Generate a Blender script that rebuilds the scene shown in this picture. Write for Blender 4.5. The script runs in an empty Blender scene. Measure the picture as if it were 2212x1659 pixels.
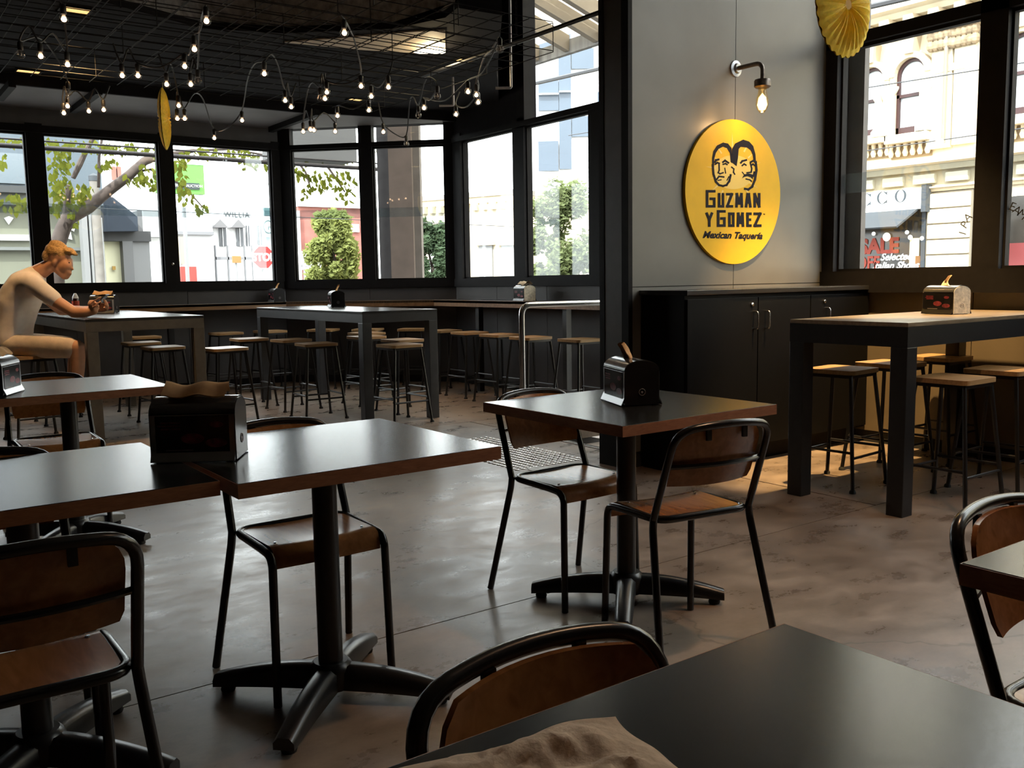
import bpy, bmesh, math, random
from mathutils import Vector, Matrix, noise as mnoise
random.seed(7)
S = bpy.context.scene
COL = S.collection
PI = math.pi

# ------------------------------------------------------------------ camera
F, YAW, PITCH, ROLL, CH = 2000.0, 0.629333, 0.112134, -0.0159266, 1.21
W, HH = 2212.0, 1659.0
_fw = Vector((math.sin(YAW) * math.cos(PITCH), math.cos(YAW) * math.cos(PITCH), -math.sin(PITCH)))
_rt = Vector((math.cos(YAW), -math.sin(YAW), 0))
_up = _rt.cross(_fw)
_r2 = _rt * math.cos(ROLL) + _up * math.sin(ROLL)
_u2 = -_rt * math.sin(ROLL) + _up * math.cos(ROLL)
EYE = Vector((0, 0, CH))
cam = bpy.data.cameras.new('camera')
cam.sensor_width = 36.0
cam.lens = F * 36.0 / W
cam.clip_start, cam.clip_end = 0.05, 500
camo = bpy.data.objects.new('camera', cam)
COL.objects.link(camo)
M = Matrix((_r2, _u2, -_fw)).transposed().to_4x4()
M.translation = EYE
camo.matrix_world = M
S.camera = camo

# ------------------------------------------------------------------ world, sun, exposure
wd = bpy.data.worlds.new('sky'); S.world = wd; wd.use_nodes = True
bg = wd.node_tree.nodes['Background']
bg.inputs[0].default_value = (1.0, 0.985, 0.965, 1)
bg.inputs[1].default_value = 9.0
sl = bpy.data.lights.new('sun', 'SUN'); sl.energy = 10.0; sl.angle = 0.01; sl.color = (1.0, 0.95, 0.86)
so = bpy.data.objects.new('sun', sl); COL.objects.link(so)
so.rotation_euler = Vector((0.62, 0.5, -0.75)).to_track_quat('-Z', 'Y').to_euler()
vs = S.view_settings
vs.view_transform = 'Standard'; vs.look = 'None'; vs.gamma = 1.0; vs.use_curve_mapping = False
vs.exposure = 0.0
S.cycles.sample_clamp_indirect = 8.0
S.cycles.max_bounces = 10
S.cycles.diffuse_bounces = 5
S.cycles.glossy_bounces = 4
S.cycles.transparent_max_bounces = 16

# ------------------------------------------------------------------ sight-line helpers (a pixel and a plane give a point)
def ray(px, py):
    return _r2 * ((px - W / 2) / F) - _u2 * ((py - HH / 2) / F) + _fw
def onZ(px, py, z):
    d = ray(px, py); return EYE + d * ((z - CH) / d.z)
def onX(px, py, X):
    d = ray(px, py); return EYE + d * (X / d.x)
def onY(px, py, Y):
    d = ray(px, py); return EYE + d * (Y / d.y)
def onD(px, py, D):
    d = ray(px, py); return EYE + d * (D / (d.x * math.sin(YAW) + d.y * math.cos(YAW)))

# ------------------------------------------------------------------ materials
MATS = {}
def mat(name, col, rough=0.5, metal=0.0, spec=0.5, var=0.0, scale=8.0, bump=0.0, emit=None, estr=0.0, stretch=None, coat=0.0, rvar=0.0):
    if name in MATS: return MATS[name]
    m = bpy.data.materials.new(name); m.use_nodes = True
    nt = m.node_tree; b = nt.nodes['Principled BSDF']
    c = (col[0], col[1], col[2], 1)
    b.inputs['Base Color'].default_value = c
    b.inputs['Roughness'].default_value = rough
    b.inputs['Metallic'].default_value = metal
    b.inputs['Specular IOR Level'].default_value = spec
    if coat: b.inputs['Coat Weight'].default_value = coat; b.inputs['Coat Roughness'].default_value = 0.15
    if emit:
        b.inputs['Emission Color'].default_value = (*emit, 1); b.inputs['Emission Strength'].default_value = estr
    if var or bump or rvar:
        tc = nt.nodes.new('ShaderNodeTexCoord'); mp = nt.nodes.new('ShaderNodeMapping')
        nt.links.new(tc.outputs['Object'], mp.inputs['Vector'])
        if stretch: mp.inputs['Scale'].default_value = stretch
        nz = nt.nodes.new('ShaderNodeTexNoise'); nz.inputs['Scale'].default_value = scale
        nz.inputs['Detail'].default_value = 5; nt.links.new(mp.outputs['Vector'], nz.inputs['Vector'])
        if var:
            r = nt.nodes.new('ShaderNodeValToRGB')
            r.color_ramp.elements[0].position = 0.3; r.color_ramp.elements[1].position = 0.7
            r.color_ramp.elements[0].color = (c[0] * (1 - var), c[1] * (1 - var), c[2] * (1 - var), 1)
            r.color_ramp.elements[1].color = (min(1, c[0] * (1 + var)), min(1, c[1] * (1 + var)), min(1, c[2] * (1 + var)), 1)
            nt.links.new(nz.outputs['Fac'], r.inputs['Fac']); nt.links.new(r.outputs['Color'], b.inputs['Base Color'])
        if rvar:
            mr = nt.nodes.new('ShaderNodeMapRange'); mr.inputs['To Min'].default_value = max(0.02, rough - rvar); mr.inputs['To Max'].default_value = rough + rvar
            nt.links.new(nz.outputs['Fac'], mr.inputs['Value']); nt.links.new(mr.outputs['Result'], b.inputs['Roughness'])
        if bump:
            bp = nt.nodes.new('ShaderNodeBump'); bp.inputs['Strength'].default_value = bump; bp.inputs['Distance'].default_value = 0.01
            nt.links.new(nz.outputs['Fac'], bp.inputs['Height']); nt.links.new(bp.outputs['Normal'], b.inputs['Normal'])
    MATS[name] = m
    return m

def glassmat(name, tint=(0.9, 0.94, 0.95), refl=0.045, haze=0.0):
    if name in MATS: return MATS[name]
    m = bpy.data.materials.new(name); m.use_nodes = True
    nt = m.node_tree; nt.nodes.clear()
    o = nt.nodes.new('ShaderNodeOutputMaterial'); mx = nt.nodes.new('ShaderNodeMixShader')
    t = nt.nodes.new('ShaderNodeBsdfTransparent'); t.inputs[0].default_value = (*tint, 1)
    g = nt.nodes.new('ShaderNodeBsdfGlossy'); g.inputs['Roughness'].default_value = 0.02
    mx.inputs[0].default_value = refl
    nt.links.new(t.outputs[0], mx.inputs[1]); nt.links.new(g.outputs[0], mx.inputs[2])
    last = mx
    if haze:
        df = nt.nodes.new('ShaderNodeBsdfDiffuse'); df.inputs[0].default_value = (0.8, 0.85, 0.85, 1)
        m2 = nt.nodes.new('ShaderNodeMixShader'); m2.inputs[0].default_value = haze
        nt.links.new(mx.outputs[0], m2.inputs[1]); nt.links.new(df.outputs[0], m2.inputs[2]); last = m2
    nt.links.new(last.outputs[0], o.inputs[0])
    MATS[name] = m
    return m

def concrete_floor():
    m = bpy.data.materials.new('sealed_concrete'); m.use_nodes = True
    nt = m.node_tree; b = nt.nodes['Principled BSDF']; L = nt.links
    tc = nt.nodes.new('ShaderNodeTexCoord')
    def nz(sc, det=6, rough=0.6, str_=None):
        n = nt.nodes.new('ShaderNodeTexNoise'); n.inputs['Scale'].default_value = sc; n.inputs['Detail'].default_value = det; n.inputs['Roughness'].default_value = rough
        if str_:
            mp = nt.nodes.new('ShaderNodeMapping'); mp.inputs['Scale'].default_value = str_
            L.new(tc.outputs['Object'], mp.inputs['Vector']); L.new(mp.outputs['Vector'], n.inputs['Vector'])
        else: L.new(tc.outputs['Object'], n.inputs['Vector'])
        return n
    n1 = nz(1.1); n2 = nz(3.2, 9, 0.72, (1, 1.5, 1)); n3 = nz(2.2, 5, 0.55, (1, 2.2, 1)); n4 = nz(30, 4)
    r1 = nt.nodes.new('ShaderNodeValToRGB')
    e = r1.color_ramp.elements; e[0].position = 0.32; e[0].color = (0.145, 0.106, 0.078, 1); e[1].position = 0.68; e[1].color = (0.32, 0.255, 0.205, 1)
    L.new(n1.outputs['Fac'], r1.inputs['Fac'])
    r2 = nt.nodes.new('ShaderNodeValToRGB'); e = r2.color_ramp.elements
    e[0].position = 0.36; e[0].color = (0.58, 0.575, 0.57, 1); e[1].position = 0.64; e[1].color = (1.12, 1.11, 1.10, 1)
    L.new(n2.outputs['Fac'], r2.inputs['Fac'])
    mx = nt.nodes.new('ShaderNodeMix'); mx.data_type = 'RGBA'; mx.blend_type = 'MULTIPLY'; mx.inputs[0].default_value = 1.0
    L.new(r1.outputs['Color'], mx.inputs[6]); L.new(r2.outputs['Color'], mx.inputs[7])
    r3 = nt.nodes.new('ShaderNodeValToRGB'); e = r3.color_ramp.elements      # flaked sealer patches
    e[0].position = 0.69; e[0].color = (0, 0, 0, 1); e[1].position = 0.715; e[1].color = (0.5, 0.5, 0.5, 1)
    L.new(n3.outputs['Fac'], r3.inputs['Fac'])
    m2 = nt.nodes.new('ShaderNodeMix'); m2.data_type = 'RGBA'; m2.inputs[7].default_value = (0.085, 0.075, 0.065, 1)
    L.new(r3.outputs['Color'], m2.inputs[0]); L.new(mx.outputs[2], m2.inputs[6])
    vo = nt.nodes.new('ShaderNodeTexVoronoi'); vo.feature = 'DISTANCE_TO_EDGE'; vo.inputs['Scale'].default_value = 0.55
    wp = nz(2.5, 4); mv = nt.nodes.new('ShaderNodeMix'); mv.data_type = 'VECTOR'; mv.inputs[0].default_value = 0.25
    L.new(tc.outputs['Object'], mv.inputs[4]); L.new(wp.outputs['Color'], mv.inputs[5]); L.new(mv.outputs[1], vo.inputs['Vector'])
    rc = nt.nodes.new('ShaderNodeValToRGB'); e = rc.color_ramp.elements
    e[0].position = 0.0; e[0].color = (0.55, 0.55, 0.55, 1); e[1].position = 0.004; e[1].color = (1, 1, 1, 1)
    L.new(vo.outputs['Distance'], rc.inputs['Fac'])
    m3 = nt.nodes.new('ShaderNodeMix'); m3.data_type = 'RGBA'; m3.blend_type = 'MULTIPLY'; m3.inputs[0].default_value = 1.0
    L.new(m2.outputs[2], m3.inputs[6]); L.new(rc.outputs['Color'], m3.inputs[7])
    L.new(m3.outputs[2], b.inputs['Base Color'])
    mr = nt.nodes.new('ShaderNodeMapRange'); mr.inputs['From Min'].default_value = 0.3; mr.inputs['From Max'].default_value = 0.7
    mr.inputs['To Min'].default_value = 0.20; mr.inputs['To Max'].default_value = 0.46
    L.new(n2.outputs['Fac'], mr.inputs['Value']); L.new(mr.outputs['Result'], b.inputs['Roughness'])
    bp = nt.nodes.new('ShaderNodeBump'); bp.inputs['Strength'].default_value = 0.12; bp.inputs['Distance'].default_value = 0.01
    L.new(n2.outputs['Fac'], bp.inputs['Height']); L.new(bp.outputs['Normal'], b.inputs['Normal'])
    return m

def woodmat(name, c1, c2, rough=0.35, scale=3.0, stretch=(1, 9, 9)):
    if name in MATS: return MATS[name]
    m = bpy.data.materials.new(name); m.use_nodes = True
    nt = m.node_tree; b = nt.nodes['Principled BSDF']; L = nt.links
    tc = nt.nodes.new('ShaderNodeTexCoord'); mp = nt.nodes.new('ShaderNodeMapping'); mp.inputs['Scale'].default_value = stretch
    L.new(tc.outputs['Object'], mp.inputs['Vector'])
    n = nt.nodes.new('ShaderNodeTexNoise'); n.inputs['Scale'].default_value = scale; n.inputs['Detail'].default_value = 6; n.inputs['Distortion'].default_value = 0.8
    L.new(mp.outputs['Vector'], n.inputs['Vector'])
    r = nt.nodes.new('ShaderNodeValToRGB'); e = r.color_ramp.elements
    e[0].position = 0.3; e[0].color = (*c1, 1); e[1].position = 0.72; e[1].color = (*c2, 1)
    L.new(n.outputs['Fac'], r.inputs['Fac']); L.new(r.outputs['Color'], b.inputs['Base Color'])
    b.inputs['Roughness'].default_value = rough
    MATS[name] = m
    return m

# ------------------------------------------------------------------ mesh building
class MB:
    def __init__(s): s.v = []; s.f = []; s.smooth = False
    def add(s, vs_, fs):
        o = len(s.v); s.v += [tuple(p) for p in vs_]; s.f += [tuple(i + o for i in q) for q in fs]; return s
    def box(s, x0, x1, y0, y1, z0, z1, bev=0.0):
        if x0 > x1: x0, x1 = x1, x0
        if y0 > y1: y0, y1 = y1, y0
        if z0 > z1: z0, z1 = z1, z0
        if bev <= 0:
            v = [(x, y, z) for z in (z0, z1) for y in (y0, y1) for x in (x0, x1)]
            return s.add(v, [(0, 2, 3, 1), (4, 5, 7, 6), (0, 1, 5, 4), (2, 6, 7, 3), (0, 4, 6, 2), (1, 3, 7, 5)])
        b = min(bev, (x1 - x0) / 2.01, (y1 - y0) / 2.01, (z1 - z0) / 2.01)
        bm = bmesh.new(); bmesh.ops.create_cube(bm, size=1)
        for q in bm.verts: q.co = Vector(((x0 + x1) / 2 + q.co.x * (x1 - x0), (y0 + y1) / 2 + q.co.y * (y1 - y0), (z0 + z1) / 2 + q.co.z * (z1 - z0)))
        bmesh.ops.bevel(bm, geom=bm.edges[:], offset=b, segments=2, affect='EDGES', profile=0.6)
        bm.verts.index_update()
        s.add([q.co[:] for q in bm.verts], [[q.index for q in f.verts] for f in bm.faces]); bm.free(); return s
    def obox(s, o, ax, ay, az, bev=0.0):
        """box centred at o with half axes ax, ay, az"""
        t = MB().box(-1, 1, -1, 1, -1, 1)
        o, ax, ay, az = Vector(o), Vector(ax), Vector(ay), Vector(az)
        return s.add([o + ax * p[0] + ay * p[1] + az * p[2] for p in t.v], t.f)
    def tube(s, path, r, n=8, cap=True, closed=False):
        P = [Vector(p) for p in path]; k = len(P)
        rr = r if isinstance(r, (list, tuple)) else [r] * k
        T = []
        for i in range(k):
            a = P[i - 1] if (i > 0 or closed) else P[i]; b = P[(i + 1) % k] if (i < k - 1 or closed) else P[i]
            d = (b - a); T.append(d.normalized() if d.length > 1e-9 else Vector((0, 0, 1)))
        N = T[0].orthogonal().normalized(); vs_ = []
        for i in range(k):
            if i > 0:
                q = T[i - 1].rotation_difference(T[i]); N = q @ N
            N = (N - T[i] * N.dot(T[i])).normalized(); B = T[i].cross(N)
            for j in range(n):
                a = 2 * PI * j / n; vs_.append(P[i] + (N * math.cos(a) + B * math.sin(a)) * rr[i])
        fs = []
        for i in range(k if closed else k - 1):
            for j in range(n):
                a = i * n + j; b = i * n + (j + 1) % n; c = ((i + 1) % k) * n + (j + 1) % n; d = ((i + 1) % k) * n + j
                fs.append((a, b, c, d))
        if cap and not closed:
            fs.append(tuple(range(n - 1, -1, -1))); fs.append(tuple((k - 1) * n + j for j in range(n)))
        return s.add(vs_, fs)
    def lathe(s, prof, n=20, o=(0, 0, 0), axis='z'):
        vs_ = []; o = Vector(o)
        for r, z in prof:
            for j in range(n):
                a = 2 * PI * j / n
                p = Vector((r * math.cos(a), r * math.sin(a), z))
                if axis == 'y': p = Vector((p.x, -p.z, p.y))
                if axis == 'x': p = Vector((p.z, p.x, p.y))
                vs_.append(o + p)
        fs = [(i * n + j, i * n + (j + 1) % n, (i + 1) * n + (j + 1) % n, (i + 1) * n + j) for i in range(len(prof) - 1) for j in range(n)]
        if prof[0][0] > 1e-6: fs.append(tuple(range(n - 1, -1, -1)))
        if prof[-1][0] > 1e-6: fs.append(tuple((len(prof) - 1) * n + j for j in range(n)))
        return s.add(vs_, fs)
    def prism(s, poly, a, b, fn=None):
        """poly (u,v) swept from depth a to b; fn(u,v,w) -> point"""
        fn = fn or (lambda u, v, w: (u, v, w))
        n = len(poly)
        vs_ = [fn(u, v, a) for u, v in poly] + [fn(u, v, b) for u, v in poly]
        fs = [tuple(range(n - 1, -1, -1)), tuple(range(n, 2 * n))] + [(i, (i + 1) % n, n + (i + 1) % n, n + i) for i in range(n)]
        return s.add(vs_, fs)
    def grid(s, fn, nu, nv):
        vs_ = [fn(i / nu, j / nv) for j in range(nv + 1) for i in range(nu + 1)]
        fs = [(j * (nu + 1) + i, j * (nu + 1) + i + 1, (j + 1) * (nu + 1) + i + 1, (j + 1) * (nu + 1) + i) for j in range(nv) for i in range(nu)]
        return s.add(vs_, fs)
    def ell(s, c, r, n=12, m=8, rot=None):
        c = Vector(c); vs_ = []
        for i in range(m + 1):
            th = PI * i / m
            for j in range(n):
                a = 2 * PI * j / n
                p = Vector((r[0] * math.sin(th) * math.cos(a), r[1] * math.sin(th) * math.sin(a), r[2] * math.cos(th)))
                vs_.append(c + (rot @ p if rot else p))
        fs = [(i * n + j, (i + 1) * n + j, (i + 1) * n + (j + 1) % n, i * n + (j + 1) % n) for i in range(m) for j in range(n)]
        return s.add(vs_, fs)
    def xform(s, mt):
        s.v = [tuple(mt @ Vector(p)) for p in s.v]; return s
    def mesh(s, name, m, smooth=False, angle=None):
        me = bpy.data.meshes.new(name); me.from_pydata(s.v, [], s.f)
        bm = bmesh.new(); bm.from_mesh(me)
        bmesh.ops.remove_doubles(bm, verts=bm.verts, dist=1e-6)
        bmesh.ops.recalc_face_normals(bm, faces=bm.faces); bm.to_mesh(me); bm.free()
        for q in (m if isinstance(m, (list, tuple)) else [m]): me.materials.append(q)
        if smooth:
            me.polygons.foreach_set('use_smooth', [True] * len(me.polygons))
            try: me.set_sharp_from_angle(angle=angle or 0.7)
            except Exception: pass
        me.update(); return me
    def build(s, name, m, parent=None, smooth=False, angle=None):
        return link(name, s.mesh(name, m, smooth, angle), parent)

def link(name, data, parent=None):
    o = bpy.data.objects.new(name, data); COL.objects.link(o)
    if parent is not None: o.parent = parent
    return o
def tag(o, label=None, cat=None, group=None, kind=None):
    if label: o['label'] = label
    if cat: o['category'] = cat
    if group: o['group'] = group
    if kind: o['kind'] = kind
    return o
def thing(name, label, cat, loc=(0, 0, 0), rz=0.0, group=None):
    o = bpy.data.objects.new(name, None); COL.objects.link(o); o.empty_display_size = 0.1
    o.location = loc; o.rotation_euler = (0, 0, rz)
    return tag(o, label, cat, group)
def struct(o, label=None):
    o['kind'] = 'structure'
    if label: o['label'] = label
    return o
def sempty(name, label=None):
    o = bpy.data.objects.new(name, None); COL.objects.link(o); return struct(o, label)
def dup(root, loc, rz, label=None, group=None):
    r = root.copy(); COL.objects.link(r); r.location = loc; r.rotation_euler = (0, 0, rz)
    if label: r['label'] = label
    if group: r['group'] = group
    for ch in list(root.children):
        c = ch.copy(); COL.objects.link(c); c.parent = r
        for g in list(ch.children):
            d = g.copy(); COL.objects.link(d); d.parent = c
    return r
def fillet(pts, rad, n=5):
    P = [Vector(p) for p in pts]; out = [P[0]]
    rr = rad if isinstance(rad, (list, tuple)) else [rad] * len(P)
    for i in range(1, len(P) - 1):
        a = (P[i - 1] - P[i]); b = (P[i + 1] - P[i]); r = min(rr[i], a.length * 0.49, b.length * 0.49)
        p0 = P[i] + a.normalized() * r; p1 = P[i] + b.normalized() * r
        for k in range(n + 1):
            t = k / n; out.append(p0 * (1 - t) ** 2 + P[i] * 2 * t * (1 - t) + p1 * t * t)
    out.append(P[-1]); return out
def rrect(x0, x1, y0, y1, r, n=5):
    o = []
    for cx, cy, a0 in ((x1 - r, y1 - r, 0), (x0 + r, y1 - r, PI / 2), (x0 + r, y0 + r, PI), (x1 - r, y0 + r, 1.5 * PI)):
        for k in range(n + 1):
            a = a0 + PI / 2 * k / n; o.append((cx + r * math.cos(a), cy + r * math.sin(a)))
    return o

def textmesh(name, txt, size, m, o, r, u, parent=None, ext=0.002, bold=0.0, shear=0.0, align='CENTER', width=1.0, space=1.0):
    cu = bpy.data.curves.new(name, 'FONT'); cu.body = txt; cu.size = size; cu.extrude = ext; cu.offset = bold; cu.shear = shear
    cu.align_x = align; cu.align_y = 'CENTER'; cu.space_character = space; cu.resolution_u = 3
    t = bpy.data.objects.new(name, cu); COL.objects.link(t)
    me = bpy.data.meshes.new_from_object(t.evaluated_get(bpy.context.evaluated_depsgraph_get()))
    bpy.data.objects.remove(t); bpy.data.curves.remove(cu)
    r, u = Vector(r).normalized(), Vector(u).normalized(); n = r.cross(u)
    for v in me.vertices:
        p = v.co; v.co = Vector(o) + r * p.x * width + u * p.y + n * p.z
    me.materials.clear(); me.materials.append(m); me.name = name
    return link(name, me, parent)

# block letters drawn with square strokes on a unit cell (w, 1)
STROKES = {
    'G': (0.8, [[(0.8, 1), (0, 1), (0, 0), (0.8, 0), (0.8, 0.5), (0.42, 0.5)]]),
    'U': (0.72, [[(0, 1), (0, 0), (0.72, 0), (0.72, 1)]]),
    'Z': (0.7, [[(0, 1), (0.7, 1), (0, 0), (0.7, 0)]]),
    'M': (0.95, [[(0, 0), (0.08, 1), (0.475, 0.25), (0.87, 1), (0.95, 0)]]),
    'A': (0.78, [[(0, 0), (0.28, 1), (0.5, 1), (0.78, 0)], [(0.14, 0.32), (0.64, 0.32)]]),
    'N': (0.72, [[(0, 0), (0, 1), (0.72, 0), (0.72, 1)]]),
    'Y': (0.75, [[(0, 1), (0.375, 0.5), (0.375, 0)], [(0.75, 1), (0.375, 0.5)]]),
    'O': (0.74, [[(0, 0), (0, 1), (0.74, 1), (0.74, 0), (0, 0)]]),
    'E': (0.6, [[(0.6, 1), (0, 1), (0, 0), (0.6, 0)], [(0, 0.5), (0.5, 0.5)]]),
}
_lay = [0]
def strokebar(mb, a, b, th, fn, d0, d1):
    _lay[0] += 1; d1 += 1.2e-5 * (_lay[0] % 60)          # overlapping strokes never share a face
    a, b = Vector((a[0], a[1])), Vector((b[0], b[1])); d = (b - a); L = d.length
    if L < 1e-6: return
    d /= L; n = Vector((-d.y, d.x)); a = a - d * th / 2; b = b + d * th / 2
    mb.prism([tuple(a - n * th / 2), tuple(b - n * th / 2), tuple(b + n * th / 2), tuple(a + n * th / 2)], d0, d1, fn)

# ================================================================== STRUCTURE
M_BLACK = mat('black_frame_paint', (0.009, 0.008, 0.0085), 0.6, spec=0.1, var=0.15, scale=20)
M_BLKSTEEL = mat('black_steel', (0.010, 0.010, 0.011), 0.34, var=0.2, scale=30)
M_TUBE = mat('black_tube_enamel', (0.011, 0.010, 0.010), 0.24, spec=0.5, var=0.2, scale=30)
M_CEIL = mat('black_ceiling_paint', (0.010, 0.009, 0.011), 0.85, spec=0.15, var=0.15, scale=12)
M_SLAB = mat('raw_concrete_slab', (0.34, 0.32, 0.30), 0.95, spec=0.1, var=0.45, scale=18, bump=0.5)
M_SOFF = mat('grey_soffit_paint', (0.16, 0.15, 0.155), 0.6, var=0.06, scale=5)
M_PANEL = mat('cement_sheet', (0.135, 0.127, 0.113), 0.33, spec=0.4, var=0.07, scale=3.5, rvar=0.06)
M_LOWP = mat('dark_cement_sheet', (0.065, 0.06, 0.06), 0.55, spec=0.3, var=0.1, scale=4)
M_BROWN = mat('brown_cement_sheet', (0.13, 0.10, 0.065), 0.5, var=0.1, scale=4)
M_JOINT = mat('dark_backing', (0.02, 0.02, 0.02), 0.9)
M_GLASS = glassmat('window_glass')
M_LAP = glassmat('lapped_glass', (0.86, 0.9, 0.92), 0.10, 0.05)
M_FLOOR = concrete_floor()
M_STEEL = mat('brushed_stainless', (0.62, 0.60, 0.58), 0.22, 1.0, var=0.05, scale=60)
M_CHROME = mat('satin_chrome', (0.55, 0.55, 0.57), 0.25, 1.0)

XW, YW, ZS, ZT, ZC = 6.0, 10.85, 1.25, 2.79, 4.3
C0, C1 = Vector((4.49, 10.85, 0)), Vector((6.0, 9.34, 0))

# ---- floor of sawn slabs, with the step down at the entrance
flo = sempty('floor', 'sealed grey concrete floor with sawn joints and flaked patches')
g = 0.003
for x0, x1, y0, y1 in ((-5, 6, -4, 2.735), (-5, 4.345, 2.735, 6.6), (4.345 + 0.006, 6, 2.735, 4.515), (4.345 + 0.006, 6, 5.85, 6.6), (-5, 6, 6.6, 10.85)):
    MB().box(x0 + g, x1 - g, y0 + g, y1 - g, -0.12, 0).build('slab', M_FLOOR, flo)
MB().box(-5, 6, -4, 10.85, -0.42, -0.36).build('sub_slab', M_JOINT, flo)
M_LAND = mat('pale_terrazzo', (0.42, 0.36, 0.32), 0.4, var=0.12, scale=25)
for k in range(3):
    MB().box(4.36 + k * 0.56, 4.91 + k * 0.56, 4.52, 5.84, -0.30, -0.17).build('landing_slab', M_LAND, flo)
MB().box(4.32, 4.352, 4.52, 5.845, -0.30, 0.004).build('step_edge', mat('step_riser', (0.35, 0.3, 0.27), 0.6), flo)
o = MB().box(4.325, 4.375, 4.52, 5.84, 0.0, 0.006, 0.002).build('step_nosing', M_STEEL)
tag(o, 'bright metal nosing strip along the edge of the entrance step', 'nosing strip')

# ---- ceilings
cl = sempty('ceiling', 'dark ceiling of raw slab and black dropped panels')
MB().box(-5, 6.1, -4, 10.95, ZC, ZC + 0.2).build('concrete_slab', M_SLAB, cl)
ZD = 3.15
nb_ = [onZ(*q, ZD) for q in ((231, 6), (434, 61), (616, 72), (850, 62), (962, 38), (988, 17))]
poly = [(-5, 9.72), (-5, 6.7), (1.2, 6.85)] + [(q.x, q.y) for q in nb_] + [(4.15, 5.75), (5.2, 7.3), (6.0, 8.4), (6.0, 9.26), (4.2, 9.66)]
MB().prism(poly, ZD, ZD + 0.05).build('dropped_panel', M_CEIL, cl)
fp_ = poly[1:9]
MB().prism([(x, y + 0.03) for x, y in fp_] + [(x, y + 0.18) for x, y in reversed(fp_)], ZD + 0.05, ZC - 0.002).build('downstand_beam', M_SLAB, cl)
MB().prism([poly[8], poly[9], poly[10], poly[11], (6.0, 8.7), (5.0, 7.4)], ZD + 0.051, ZC - 0.004).build('black_fascia', M_CEIL, cl)
MB().prism([(3.75, 5.0), (4.3, 5.0), (5.0, 6.5), (5.0, 7.0), (3.75, 5.75)], 3.95, ZC - 0.002).build('added_black_beam', M_CEIL, cl)  # beam added to keep this part of the slab dark
# bulkhead between dropped panel and soffit
bh = [(-5, 9.72), (4.2, 9.66), (6.0, 9.26), (6.0, 9.29), (4.2, 9.70), (-5, 9.76)]
MB().prism(bh, 3.05, ZD).build('bulkhead', M_CEIL, cl)
MB().prism([(-5, 9.76), (4.2, 9.70), (6.0, 9.29), (6.0, 9.34), (4.49, 10.85), (-5, 10.85)], 3.05, 3.12).build('soffit', M_SOFF, cl)
# pale lit recess panel in the dropped ceiling
M_PALE = mat('pale_recess_paint', (0.62, 0.55, 0.44), 0.7, var=0.1, scale=6)
rp = [onZ(*q, ZD - 0.012) for q in ((611, 92), (780, 79), (890, 69), (962, 66), (962, 116), (900, 115), (780, 108))]
MB().prism([(q.x, q.y) for q in rp], ZD - 0.012, ZD - 0.001).build('recess_panel', M_PALE, cl)
# cross braces under the soffit
for (xa, ya), (xb, yb) in (((158, 243), (231, 203)), ((0, 216), (30, 186)), ((585, 284), (693, 247))):
    a = onZ(xa, ya, 3.0); b = onZ(xb, yb, 3.0)
    MB().box(a.x - 0.03, a.x + 0.03, b.y, min(a.y, 10.84), 2.99, 3.05).build('brace', M_BLACK, cl)

# ---- walls
def panels(par, name, edges, zs, fn, m, gap=0.003, th=0.012):
    for a, b in zip(edges[:-1], edges[1:]):
        for z0, z1 in zip(zs[:-1], zs[1:]):
            MB().prism([(a + gap, z0 + gap), (b - gap, z0 + gap), (b - gap, z1 - gap), (a + gap, z1 - gap)], 0, th, fn).build(name, m, par)

# back wall (y = YW): lower panels, upper grey panel
wb = struct(MB().box(-5, 4.49, YW + 0.013, YW + 0.2, -0.3, 1.15).build('wall_back', M_JOINT), 'dark grey cement sheet wall under the street windows')
panels(wb, 'panel', [-5, -3.9, -2.7, -1.5, -0.3, 0.9, 2.1, 3.3, 4.49], [0.08, 1.15], lambda u, v, w: (u, YW + 0.012 - w, v), M_LOWP)
MB().box(-5, 4.49, YW + 0.0, YW + 0.2, 2.875, 3.12).build('upper_panel', mat('grey_upper_panel', (0.075, 0.07, 0.073), 0.6, var=0.12, scale=6), wb)
MB().box(-5, 4.6, YW + 0.01, YW + 0.25, 3.1, 4.6).build('parapet', M_CEIL, wb)
MB().box(-5, 4.49, YW - 0.012, YW, 0, 0.08).build('skirting', M_BLACK, wb)
# chamfer
d = (C1 - C0).normalized(); nrm = Vector((0.70711, 0.70711, 0)); LEN = (C1 - C0).length
def ch(u, v, w): return C0 + d * u + nrm * w + Vector((0, 0, v))
wc = struct(MB().prism([(0, -0.3), (LEN, -0.3), (LEN, 1.15), (0, 1.15)], 0.013, 0.2, ch).build('wall_corner', M_JOINT), 'dark cement sheet wall of the cut-off corner')
panels(wc, 'panel', [0, 1.07, LEN], [0.08, 1.15], lambda u, v, w: ch(u, v, 0.012 - w), M_LOWP)
MB().prism([(-0.1, 3.06), (LEN + 0.1, 3.06), (LEN + 0.1, 4.6), (-0.1, 4.6)], 0.02, 0.22, ch).build('parapet', M_CEIL, wc)
MB().box(4.40, 4.80, YW + 0.02, YW + 0.30, -0.3, 1.2).build('corner_light_block', M_BLACK, wc)  # blocks added outside both corners to stop light leaking through the gap
MB().box(XW + 0.02, XW + 0.30, 9.22, 9.62, -0.3, 1.2).build('corner_light_block', M_BLACK, wc)
# bay wall x = XW, y 6.7..9.34
wr = struct(MB().box(XW + 0.013, XW + 0.2, 6.7, 9.34, -0.3, 1.15).build('wall_bay', M_JOINT), 'dark cement sheet wall of the bay beside the entrance')
panels(wr, 'panel', [6.7, 7.6, 8.5, 9.34], [0.08, 1.15], lambda u, v, w: (XW + 0.012 - w, u, v), M_LOWP)
MB().box(XW, XW + 0.2, 8.0, 9.34, 2.87, 4.4).build('upper_panel', M_CEIL, wr)
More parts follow.
